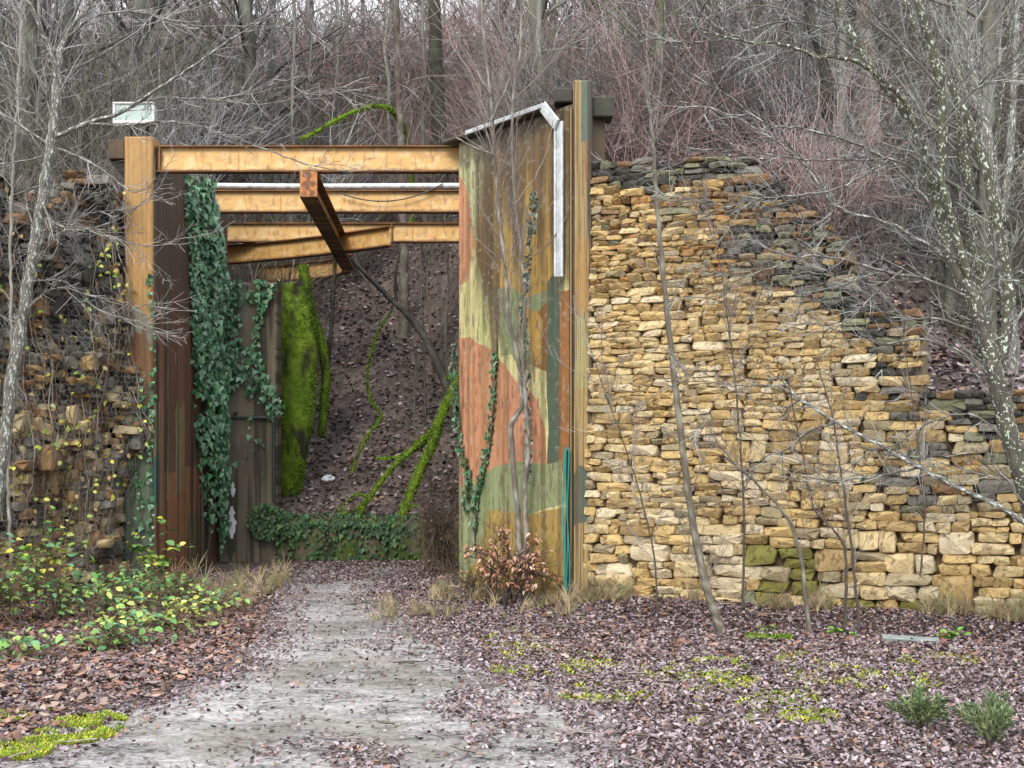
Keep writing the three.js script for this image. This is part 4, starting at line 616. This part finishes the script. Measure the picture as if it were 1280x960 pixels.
branch('mossy crooked trunk just right of the moss-sheathed stump', [[[[402, 545], [405, 500], [407, 470], [402, 432], [392, 400], [384, 370], [378, 330]], 27.2, 27, 0.07, 0.1]], true, 'mossy wood in the cutting', 'tree trunk', 'mossy_tree');
branch('thin dark standing trunk between the mossy trunks and the leafy slope', [[[[404, 548], [408, 500], [411, 440], [415, 400], [418, 340], [422, 280]], 27.6, 27.6, 0.05, 0.035]], false, 'fallen wood in the cutting', 'tree trunk', 'thin_tree');
seed(1303);
branch('mossy arching bough above the front cross beam', [[[[376, 174], [396, 164], [420, 150], [446, 138], [466, 133], [486, 135], [496, 146], [505, 162], [512, 190], [515, 240], [514, 300]], 31, 33, 0.035, 0.06]], true, 'mossy wood in the cutting', 'branch', 'mossy_bough');
{ // slender whips in the cutting
  for (const [P, d, w] of [[[[532, 520], [530, 440], [526, 340], [530, 280]], 29], [[[558, 480], [557, 420], [560, 340], [556, 260]], 29.5], [[[518, 530], [519, 470], [521, 430]], 28], [[[505, 500], [500, 470], [504, 450]], 28.4], [[[540, 440], [534, 380], [536, 320]], 31], [[[478, 430], [470, 380], [452, 340], [440, 310]], 31]].map((e, k) => [...e, ['beside the pier edge, second from it', 'closest to the pier edge', 'low down, left of the leaning mossy branch', 'shortest of all, under the dark trunk', 'highest up the slope near the pier', 'bending left under the rails'][k]])) tree('sapling', 'slender grey sapling on the gateway slope, ' + w, 'sapling', at(P[0][0], P[0][1], d), 'saplings on the slope in the gateway', (a, b) => { const Q = stem(a, line(P, d, d), 0.022, 0.01, [0.16, 0.15, 0.13], 5); twigs(b, Q, 4, 0.8, 0.007, 1, { ...T0, thick: [0.2, 0.18, 0.17], thin: [0.2, 0.18, 0.17] }, 0.3); });
}
{ const gg = new THREE.IcosahedronGeometry(0.12, 2), p = gg.attributes.position; for (let k = 0; k < p.count; k++) { const n = 0.6 + 0.8 * vn(p.getX(k) * 22, p.getY(k) * 22 + p.getZ(k) * 17, 311); p.setXYZ(k, p.getX(k) * n, p.getY(k) * n * 0.6, p.getZ(k) * n); } gg.computeVertexNormals(); const o = tag(mesh('litter_scrap', gg, std({ color: lin(0.6, 0.65, 0.72), roughness: 0.5 })), 'crumpled white scrap of litter on the leafy slope', 'litter'); const q = at(410, 606, 27); o.position.set(q.x, hill(q.x, q.z) + 0.06, q.z); }

// ---------------------------------------------------------------- ivy
const ivyG = [[0.035, 0.125, 0.055], [0.05, 0.165, 0.075], [0.11, 0.25, 0.14], [0.025, 0.08, 0.035], [0.08, 0.2, 0.08], [0.16, 0.29, 0.18]], ivyD = [[0.025, 0.075, 0.03], [0.035, 0.1, 0.035], [0.02, 0.055, 0.025], [0.06, 0.11, 0.03]];
function ivy(label, n, place, size, pal, stems = [], group = 'ivy on the walls') { // place() -> [point, outward normal]
  const mb = new MB(), sm = new MB(); let base = null;
  for (let k = 0; k < n; k++) { const r = place(); if (!r) continue; const [p, o] = r; if (!base || p.y < base.y) base = p.clone(); const nor = o.clone().add(V(R(-0.5, 0.5), R(-0.1, 0.7), R(-0.5, 0.5))).normalize(), dir = V(R(-0.7, 0.7), -1, R(-0.7, 0.7)).addScaledVector(o, 0.25); const s = size * (0.5 + 1.0 * rnd() * rnd() + 0.2 * rnd()); mb.leaf(p, dir, nor, s, s * 0.95, jit(pick(pal), 0.4), 1); }
  const g = thing('ivy', label, 'ivy', [base.x, base.y, base.z], group); mesh('leaves', mb.geo(), pal === ivyD ? M.dullLeaf : M.leaf, g).userData.kind = 'stuff';
  for (const [P, r] of stems) stem(sm, P, r, r * 0.6, [0.09, 0.075, 0.055], 5, 0.01); if (stems.length) mesh('stem', sm.geo(), M.bark, g); return rebase(g);
}
seed(1401);
{ // curtain on the inner left wall; z runs along the wall
  const edge = (y) => { const t = clamp((y - 0.3) / 6.2); return [(t < 0.45 ? lerp(24.5, 23.3, t / 0.45) : lerp(23.3, 22.9, (t - 0.45) / 0.55)) + 0.5 * (fbm(y * 2.2, 1, 323, 3) - 0.5), (t > 0.8 ? lerp(25.4, 23.9, (t - 0.8) / 0.2) : t > 0.25 ? 25.5 : lerp(25.0, 25.5, t / 0.25)) + 1.0 * (fbm(y * 1.8, 7, 325, 3) - 0.5)]; };
  ivy('thick curtain of glossy ivy hanging on the inner face of the left pier', 5600, () => { const y = R(0.1, 6.45), [a, b] = edge(y), z = R(a, b); if (y < 2.2 && rnd() > Math.pow(y / 2.2, 1.6) || fbm(z * 3, y * 3, 327, 2) < 0.3) return null; const bl = 0.04 + 0.22 * Math.sin(clamp((z - a) / (b - a)) * 3.1) * (0.5 + fbm(z * 2, y * 1.5, 321, 2)); return [V(-5.25 + bl + R(-0.05, 0.05), y, -z), V(0.75, 0.1, 0.65)]; }, 0.115, ivyG, [[[V(-5.2, 0, -23.9), V(-5.22, 2, -24), V(-5.2, 4, -24.2), V(-5.22, 6, -23.8)], 0.03], [[V(-5.2, 0, -24.2), V(-5.1, 2, -24.8), V(-5.15, 4, -25.1)], 0.025]]);
}
const strand = (P, w, out) => { const c = new THREE.CatmullRomCurve3(P); return () => { const p = c.getPoint(rnd()); return [p.add(V(R(-w, w), R(-w, w), 0)).addScaledVector(out, R(0.01, 0.06)), out]; }; };
ivy('thin ladder of ivy climbing the front edge of the left pier', 120, strand([V(-5.27, 0.7, -20.84), V(-5.3, 2, -20.84), V(-5.25, 3, -20.84), V(-5.28, 4.6, -20.84)], 0.035, V(0.1, 0, 1)), 0.075, ivyG, [[[V(-5.27, 0.2, -20.84), V(-5.3, 2, -20.84), V(-5.25, 3, -20.84), V(-5.28, 4.5, -20.84)], 0.006]]);
ivy('sparse ivy tufts on the lower ochre front of the left pier', 70, strand([V(-5.5, 0.6, -20.83), V(-5.42, 1.3, -20.83), V(-5.55, 1.9, -20.83), V(-5.43, 2.6, -20.83), V(-5.5, 3.3, -20.83)], 0.06, V(0, 0, 1)), 0.085, ivyG, [[[V(-5.5, 0.1, -20.85), V(-5.42, 1.3, -20.85), V(-5.53, 1.9, -20.85), V(-5.47, 3.2, -20.85)], 0.006]]);
const W = (t, y) => onWall(t, y, 0.015);
ivy('ivy strand creeping up the terracotta far edge of the camouflage pier', 330, strand([W(0.1, 1.2), W(0.13, 1.6), W(0.05, 2.1), W(-0.005, 2.8), W(-0.005, 3.6)], 0.05, FN), 0.07, [...ivyG, [0.12, 0.1, 0.08], [0.16, 0.13, 0.11]], [[[W(0.17, 0.8), W(0.18, 1.2), W(0.12, 1.6), W(0.05, 2.1), W(0, 3.4)], 0.012]]);
ivy('forked ivy strand on the terracotta patch of the camouflage pier', 280, strand([W(0.19, 0.9), W(0.2, 1.3), W(0.26, 1.7), W(0.32, 2.2), W(0.36, 2.7), W(0.38, 3.4)], 0.045, FN), 0.07, [...ivyG, [0.12, 0.1, 0.08], [0.16, 0.13, 0.11]], [[[W(0.17, 0.6), W(0.2, 1.3), W(0.26, 1.7), W(0.32, 2.2), W(0.38, 3.5)], 0.014]]);
ivy('ivy twined up the straight sapling beside the camouflage pier', 330, strand([at(659, 600, 18.8), at(660, 540, 18.8), at(656, 460, 18.75), at(655, 380, 18.7), at(660, 330, 18.65), at(664, 280, 18.6), at(668, 240, 18.6)], 0.045, V(0, 0, 1)), 0.065, [[0.07, 0.1, 0.07], [0.16, 0.14, 0.11], [0.03, 0.05, 0.035]], []);
ivy('dark ivy spilling over the low wall at the end of the track', 2600, () => { const x = R(-4.15, -1.6), t = fbm(x * 1.6, 3, 331, 3), y = lerp(0.86, 0.05, Math.pow(rnd(), 1.1)); if (y < 0.62 - 0.9 * t + 0.25 && rnd() < 0.85) return null; const top = y > 0.74; return [V(x, y, top ? -25.1 - R(-0.08, 0.7) : -25.1 + R(0.0, 0.09)), top ? V(0, 1, 0.4) : V(0, 0.2, 1)]; }, 0.085, ivyD);
ivy('shadowed ivy on the upper part of the concrete return wall', 1100, () => { const y = R(1.5, 5.0), x = R(-5.15, -4.22 - 0.25 * Math.sin(y * 2)); if (y < 2.9 - 1.5 * (fbm(x * 4, 2, 335, 3) - 0.35) && rnd() < 0.93 || fbm(x * 3, y * 2, 337, 2) < 0.34) return null; return [V(x, y, -25.17 + R(0, 0.12)), V(0.1, 0.1, 1)]; }, 0.1, ivyG);
ivy('ivy clump at the foot of the concrete return wall', 420, () => { const a = R(0, 6.28), r = Math.sqrt(rnd()); return [V(-4.3 + Math.cos(a) * r * 0.35, 0.75 + Math.sin(a) * r * 0.32, -25.02 + R(-0.05, 0.1)), V(0, 0.3, 1)]; }, 0.09, ivyD);

// ---------------------------------------------------------------- leaf litter, moss, grass
function leafGeo() { const g = new THREE.BufferGeometry(); g.setAttribute('position', new THREE.Float32BufferAttribute([-0.5, 0.05, 0, -0.15, 0, 0.26, 0.25, 0.03, 0.22, 0.5, 0.12, 0, 0.25, 0.05, -0.22, -0.15, -0.02, -0.26, 0.02, 0.1, 0], 3)); g.setAttribute('uv', new THREE.Float32BufferAttribute([0, 0.5, 0.3, 1, 0.7, 1, 1, 0.5, 0.7, 0, 0.3, 0, 0.5, 0.5], 2)); g.setIndex([6, 0, 1, 6, 1, 2, 6, 2, 3, 6, 3, 4, 6, 4, 5, 6, 5, 0]); g.computeVertexNormals(); return g; }
const LG = leafGeo(), leafMat = std({ roughness: 0.5 });
function scatter(name, label, cat, n, place, size, pal, mat = leafMat, geo = LG, tilt = 0.55) {
  const im = shadowed(new THREE.InstancedMesh(geo, mat, n)); im.name = numbered(name); const m = new THREE.Matrix4(), e = new THREE.Euler(), q = new THREE.Quaternion(); let k = 0, tries = 0;
  while (k < n && tries++ < n * 6) { const p = place(); if (!p) continue; e.set(R(-tilt, tilt), R(0, 6.28), R(-tilt, tilt), 'YXZ'); q.setFromEuler(e); const s = size * (0.5 + 0.5 * rnd() + 0.8 * Math.pow(rnd(), 3)); m.compose(p, q, V(s, s * R(0.6, 1.4), s)); im.setMatrixAt(k, m); im.setColorAt(k, lin(...jit(pick(pal), 0.35))); k++; }
  im.count = k; tag(im, label, cat, null, 'stuff'); scene.add(im); return im;
}
const litter = [[0.21, 0.155, 0.175], [0.15, 0.105, 0.12], [0.29, 0.23, 0.265], [0.1, 0.068, 0.07], [0.32, 0.27, 0.29], [0.055, 0.036, 0.037], [0.22, 0.125, 0.085], [0.3, 0.255, 0.27], [0.075, 0.05, 0.05]], russet = [[0.22, 0.105, 0.065], [0.28, 0.16, 0.11], [0.16, 0.08, 0.055], [0.34, 0.25, 0.2], [0.1, 0.05, 0.035], [0.2, 0.15, 0.15]];
seed(1501);
const behindRight = (x, z) => -((x - WA.x) * WN.x + (z - WA.z) * WN.z) > -0.02 && x > 0.7, behindLeft = (x, z) => -((x - LA.x) * LN.x + (z - LA.z) * LN.z) > -0.1, inPier = (x, z) => x > -0.9 && z < -18.1 && (x - F.x) * FN.x + (z - F.z) * FN.z < 0.02;
const groundSpot = (d0, d1) => { const d = Math.sqrt(lerp(d0 * d0, d1 * d1, rnd())), x = R(-0.58, 0.58) * d, z = -d; if (behindRight(x, z) || behindLeft(x, z) && d > 16 || inPier(x, z) || d > 20.8 && (x < -5.2 || x > -0.5)) return null; return [x, z]; };
scatter('leaf_litter', 'carpet of damp mauve-brown dead leaves over the ground', 'leaves', 230000, () => { const s = groundSpot(8.2, 25); if (!s) return null; const [x, z] = s, p = onPath(x, z), k = fbm(x * 0.9, z * 0.6, 341, 4); const keep = p < -0.05 ? 1 : p < 0.3 ? 0.55 : p < 0.6 ? 0.16 : fbm(x * 2, z * 2, 343, 3) + (-z - 21.6) * 0.35 > 0.5 ? 0.7 : 0.04 + 0.5 * sst(0.5, 0.66, k) * (z > -14 ? 1 : 0.35); if (rnd() > keep) return null; return V(x, gy(x, z) + (p < 0 ? R(0.01, 0.05) : R(0.015, 0.03)), z); }, 0.046, litter, leafMat, LG, 0.8);
scatter('russet_leaves', 'drift of russet dead leaves on the left verge', 'leaves', 9000, () => { const s = groundSpot(9, 20); if (!s) return null; const [x, z] = s; const p = onPath(x, z); if (p > 0.1) return null; if (x > -2.2 && !(x > 0.2 && z < -14 && rnd() < 0.25)) return null; return V(x, gy(x, z) + R(0.03, 0.08), z); }, 0.085, russet);
scatter('slope_leaves', 'dead leaves covering the wooded slopes', 'leaves', 80000, () => { const d = 16.5 + 28 * rnd(), px = R(-300, 1600), x = (px - 640) * d / FOCAL, z = -d, y = hill(x, z); if (y < 0.5) return null; if (Math.abs(hill(x + 0.2, z) - y) > 0.9) return null; return V(x, y + R(0.01, 0.07), z); }, 0.11, litter, leafMat, LG, 0.7);
{ const mb = new MB(); seed(6); const P = []; for (let k = 0; k < 6; k++) P.push(V(k / 5 - 0.5, 0.02 + R(0, 0.05), R(-0.06, 0.06))); mb.tube(P, [0.02, 0.008], 4, [1, 1, 1]); mb.tube([P[2], V(0.12, 0.05, 0.16), V(0.3, 0.06, 0.24)], [0.012, 0.004], 3, [1, 1, 1]); seed(1505); scatter('fallen_twigs', 'small dead twigs lying among the leaves', 'twigs', 700, () => { const s = groundSpot(8.5, 24); if (!s) return null; const [x, z] = s; if (onPath(x, z) > 0.2 && rnd() < 0.8) return null; return V(x, gy(x, z) + 0.035, z); }, 0.3, [[0.1, 0.08, 0.065], [0.22, 0.19, 0.17], [0.05, 0.04, 0.035], [0.3, 0.27, 0.25]], M.dry, mb.geo(), 0.12); }
const mossPal = [[0.3, 0.4, 0.04], [0.42, 0.47, 0.05], [0.2, 0.32, 0.035], [0.5, 0.52, 0.08]];
const bladeGeo = (() => { const mb = new MB(); seed(5); for (let k = 0; k < 7; k++) { const a = R(0, 6.28); mb.leaf(V(R(-0.3, 0.3), 0, R(-0.3, 0.3)), V(Math.cos(a) * R(0.2, 0.9), R(0.5, 1), Math.sin(a) * R(0.2, 0.9)), V(0, 1, 0.2), R(0.5, 1), 0.3, [1, 1, 1]); } return mb.geo(); })();
seed(1502);
const patchSpot = (list) => () => { const [px, py, rx, ry] = pick(list), a = R(0, 6.28), r = Math.sqrt(rnd()), x0 = px + Math.cos(a) * r * rx, y0 = py + Math.sin(a) * r * ry, d = EYE * FOCAL / (y0 - HORIZON), x = (x0 - 640) * d / FOCAL; if (fbm(x * 3, d * 3, 351, 3) < 0.46) return null; return V(x, gy(x, -d) + 0.01, -d); };
scatter('moss', 'yellow-green moss cushions at the bottom left edge of the track', 'moss', 5200, patchSpot([[60, 912, 90, 22], [110, 902, 46, 10], [25, 935, 40, 20], [40, 905, 60, 14]]), 0.035, mossPal, M.tuft, bladeGeo, 0.3);
scatter('moss', 'scattered yellow-green moss and herbs in the leaves right of the track', 'moss', 5200, patchSpot([[1040, 850, 60, 14], [980, 880, 50, 14], [1180, 830, 60, 10], [900, 900, 60, 14], [1010, 905, 40, 10], [1120, 860, 60, 14], [660, 815, 40, 10], [680, 835, 70, 12], [720, 830, 60, 14], [790, 850, 60, 16], [860, 860, 70, 22], [880, 842, 50, 14], [920, 858, 30, 8], [640, 800, 40, 12], [1000, 830, 30, 10], [760, 870, 60, 14], [905, 835, 40, 8]]), 0.04, mossPal, M.tuft, bladeGeo, 0.3);
seed(1503);
const grassGeo = (() => { const mb = new MB(); for (let k = 0; k < 9; k++) { const a = R(0, 6.28), l = R(0.5, 1), b = R(0.2, 0.7), P = [0, 0.4, 0.75, 1].map((t) => V(Math.cos(a) * b * t * t * l, t * l * (1 - 0.3 * b * t), Math.sin(a) * b * t * t * l)); mb.tube(P, [0.012, 0.004], 3, [1, 1, 1]); } return mb.geo(); })();
scatter('dry_grass', 'wisps of straw-coloured dry grass along the foot of the walls', 'grass', 950, () => { const k = rnd(); let x, z; if (k < 0.5) { const u = R(0, 5.6), o = R(0.02, 0.4); x = WA.x + WD.x * u + WN.x * o; z = WA.z + WD.z * u + WN.z * o; } else if (k < 0.75) { x = R(-1.7, 0.8); z = -R(17, 20.5); if (inPier(x, z)) return null; } else { x = R(-5, -3.3); z = -R(18, 22); } if (fbm(x * 2.2, z * 2.2, 361, 3) < 0.5) return null; return V(x, gy(x, z), z); }, 0.26, [[0.5, 0.42, 0.26], [0.38, 0.29, 0.18], [0.25, 0.2, 0.11], [0.22, 0.24, 0.1]], M.dry, grassGeo, 0.3);

// ---------------------------------------------------------------- shrubs
function bush(name, label, cat, group, px, py, d, rx, ry, rz, n, size, pal, o = {}) {
  const b = at(px, py, d); b.y = gy(b.x, b.z) - 0.02; const g = thing(name, label, cat, [b.x, b.y, b.z], group), a = new MB(), l = new MB(), ends = [];
  for (let k = 0; k < (o.stems ?? 12); k++) { const th = R(0, 6.28), r = Math.sqrt(rnd()), e = V(b.x + Math.cos(th) * r * rx, b.y + ry * R(0.35, 1) * (1 - 0.45 * r), b.z + Math.sin(th) * r * rz), m = b.clone().lerp(e, 0.5).add(V(R(-0.08, 0.08), ry * 0.22, R(-0.08, 0.08))); const s0 = V(b.x + R(-0.6, 0.6) * rx, b.y, b.z + R(-0.2, 0.2)); const Q = stem(a, [s0, m, e], o.r ?? 0.007, 0.003, jit(o.stem ?? [0.14, 0.09, 0.06], 0.3), 4, 0.012); ends.push(Q); if (o.twig) twigs(a, Q, o.twig, 0.35, 0.003, 1, { ...T0, thick: o.stem, thin: o.stem }); }
  for (let k = 0; k < n; k++) { const Q = pick(ends), t = Math.pow(rnd(), 0.6), f = t * (Q.length - 1.01), i = Math.floor(f), p = Q[i].clone().lerp(Q[i + 1], f - i).add(V(R(-1, 1), R(-0.6, 1), R(-1, 1)).multiplyScalar(o.spray ?? 0.09)); if (p.y < b.y + 0.015) p.y = b.y + R(0.02, 0.08); const s = size * R(0.6, 1.3); l.leaf(p, V(R(-1, 1), o.hang ? R(-1, 0.1) : R(-0.5, 0.4), R(-1, 1)), V(R(-0.5, 0.5), 1, R(-0.3, 0.8)), s, s * (o.wide ?? 0.75), jit(pick(pal), 0.25)); }
  mesh('stems', a.geo(), M.bark, g); if (n) mesh('leaves', l.geo(), M.leaf, g).userData.kind = 'stuff'; return rebase(g);
}
seed(1601);
const bram = [[0.1, 0.25, 0.06], [0.16, 0.34, 0.07], [0.07, 0.18, 0.07], [0.24, 0.4, 0.09], [0.1, 0.24, 0.12]], yell = [[0.42, 0.42, 0.06], [0.5, 0.46, 0.12], [0.25, 0.36, 0.06]], GB = 'brambles on the left verge';
for (const [label, px, py, d, rx, ry, rz, n, size, pal] of [
  ['tall yellowing bramble bush against the rubble wall', 55, 765, 17.2, 0.65, 1.45, 0.5, 320, 0.1, [...bram, ...yell]], ['bramble clump at the left edge under the rubble wall', 5, 775, 16.5, 0.6, 0.9, 0.5, 220, 0.095, bram],
  ['leafy bramble mound in the middle of the left verge', 110, 775, 17, 0.85, 0.75, 0.7, 340, 0.09, bram], ['bramble reaching towards the foot of the left pier', 165, 760, 18, 0.85, 0.75, 0.7, 320, 0.085, bram],
  ['low bramble patch by the track edge with pale yellow leaves', 200, 785, 16.4, 0.8, 0.42, 0.7, 300, 0.085, [...bram, ...yell]], ['low bramble spreading onto the russet leaves', 140, 815, 14.9, 0.8, 0.34, 0.6, 280, 0.085, bram],
  ['small bramble at the left edge on the russet leaves', 25, 830, 14.1, 0.6, 0.26, 0.5, 130, 0.085, bram], ['bramble trailing along the foot of the left pier', 230, 765, 18.4, 0.7, 0.45, 0.5, 220, 0.08, [...bram, [0.3, 0.3, 0.12]]], ['bramble runner nearest the track on the left verge', 265, 772, 17.6, 0.4, 0.3, 0.4, 110, 0.08, [...bram, ...yell]],
]) bush('bramble', label, 'bramble', GB, px, py, d, rx, ry * 1.12, rz, Math.round(n * 0.8), size, pal.concat([[0.34, 0.42, 0.1]]), { spray: 0.17, stems: 24, twig: 4, stem: [0.2, 0.14, 0.1] });
bush('bramble', 'arching bramble with green and yellow leaves before the left pier', 'bramble', GB, 205, 728, 20.3, 0.55, 1.3, 0.3, 130, 0.12, [...bram, ...yell], { stems: 9, spray: 0.07 });
seed(1602);
bush('beech_shrub', 'leafless-stemmed shrub holding russet leaves at the foot of the camouflage pier', 'shrub', null, 640, 757, 18.3, 0.75, 1.25, 0.3, 620, 0.075, [[0.36, 0.17, 0.1], [0.42, 0.24, 0.16], [0.28, 0.12, 0.06], [0.48, 0.32, 0.24]], { stems: 22, stem: [0.07, 0.05, 0.04], r: 0.012, twig: 5, spray: 0.07, hang: true, wide: 0.5 });
bush('twiggy_shrub', 'brown twiggy thicket between the low wall and the camouflage pier', 'shrub', null, 548, 712, 22.8, 0.55, 1.9, 0.6, 90, 0.06, [[0.2, 0.12, 0.08], [0.12, 0.09, 0.05]], { stems: 60, stem: [0.15, 0.11, 0.085], r: 0.007, twig: 7 });
bush('twiggy_shrub', 'low tangle of dry twigs before the far edge of the camouflage pier', 'shrub', null, 600, 755, 19.0, 0.6, 0.7, 0.3, 40, 0.06, [[0.3, 0.16, 0.1], [0.2, 0.2, 0.1]], { stems: 26, stem: [0.12, 0.085, 0.065], r: 0.006, twig: 6 });
function plume(label, px, py, d, h, w) { // feathery broom-like evergreen
  const b = at(px, py, d); b.y = gy(b.x, b.z) - 0.01; const g = thing('broom_shrub', label, 'shrub', [b.x, b.y, b.z], 'feathery green shrubs'), a = new MB(), l = new MB();
  for (let k = 0; k < 26; k++) { const th = R(0, 6.28), r = rnd(), e = V(b.x + Math.cos(th) * w * r, b.y + h * R(0.55, 1) * (1 - 0.35 * r), b.z + Math.sin(th) * w * r), Q = stem(a, [b.clone().add(V(R(-0.04, 0.04), 0, R(-0.04, 0.04))), b.clone().lerp(e, 0.5).add(V(0, 0.04, 0)), e], 0.004, 0.002, [0.1, 0.1, 0.06], 3, 0.005); for (let j = 0; j < 60; j++) { const f = R(0.25, 0.999) * (Q.length - 1), i = Math.min(Q.length - 2, Math.floor(f)), p = Q[i].clone().lerp(Q[i + 1], f - i), dd = V(0, 0, 0).subVectors(Q[i + 1], Q[i]).normalize(); l.leaf(p, rdir(dd, 0.7), V(R(-1, 1), 1, R(-1, 1)), R(0.03, 0.09), 0.003, jit(pick([[0.32, 0.48, 0.22], [0.42, 0.54, 0.26], [0.24, 0.38, 0.22], [0.5, 0.55, 0.3]]), 0.3)); } }
  mesh('stems', a.geo(), M.bark, g); mesh('needles', l.geo(), M.leaf, g).userData.kind = 'stuff'; rebase(g);
}
seed(1603);
plume('feathery light green shrub in the leaf litter, left of its pair', 1148, 922, 10.6, 0.36, 0.22); plume('larger feathery blue-green shrub in the bottom right corner', 1240, 940, 10.1, 0.42, 0.3);
// ---------------------------------------------------------------- small things on the ground
{
  const a = at(933, 802, 15.6), b = at(990, 805, 15.5); a.y = gy(a.x, a.z) + 0.03; b.y = gy(b.x, b.z) + 0.03; const g = thing('mossy_log', 'short log coated in moss lying before the stone wall', 'log', [a.x, a.y, a.z]), mb = new MB(), Q = stem(mb, [a, a.clone().lerp(b, 0.5), b], 0.045, 0.04, mossTone(0.1), 9, 0.006); mesh('log', mb.geo(), M.moss, g); const fz = new MB(); mossFuzz(fz, Q, Q.map(() => 0.045), 700, 0.03); mesh('moss', fz.geo(), M.tuft, g).userData.kind = 'stuff'; rebase(g);
  const p = at(1138, 800, 15.3); p.y = gy(p.x, p.z) + 0.05; const pl = tag(mesh('weathered_plank', boxGeo(-0.3, 0.3, -0.03, 0.03, -0.06, 0.06, 0.008), std({ color: lin(0.26, 0.3, 0.3), map: rep(barkMap, 1, 4), bumpMap: barkBump, bumpScale: 0.005 })), 'weathered grey-green plank lying in the leaves at the foot of the stone wall', 'plank'); pl.position.copy(p); pl.rotation.set(0.2, -0.12, -0.03);
}
for (const [label, px, py, n] of [['bright green leafy herb at the right foot of the stone wall', 1187, 800, 40], ['green herb tuft at the foot of the stone wall beside the mossy log', 1050, 796, 30], ['small green herb before the foot of the tallest sapling', 955, 790, 16]]) bush('herb', label, 'plant', 'herbs at the wall foot', px, py, EYE * FOCAL / (py - HORIZON), 0.16, 0.16, 0.12, n, 0.075, [[0.12, 0.32, 0.05], [0.2, 0.36, 0.06]], { stems: 8, spray: 0.04, r: 0.003 });
{ let t = 0; scene.traverse((o) => { if (o.isMesh && !o.isInstancedMesh) t += (o.geometry.index ? o.geometry.index.count : o.geometry.attributes.position.count) / 3; }); console.log('triangles', t); }
renderer.render(scene, camera);
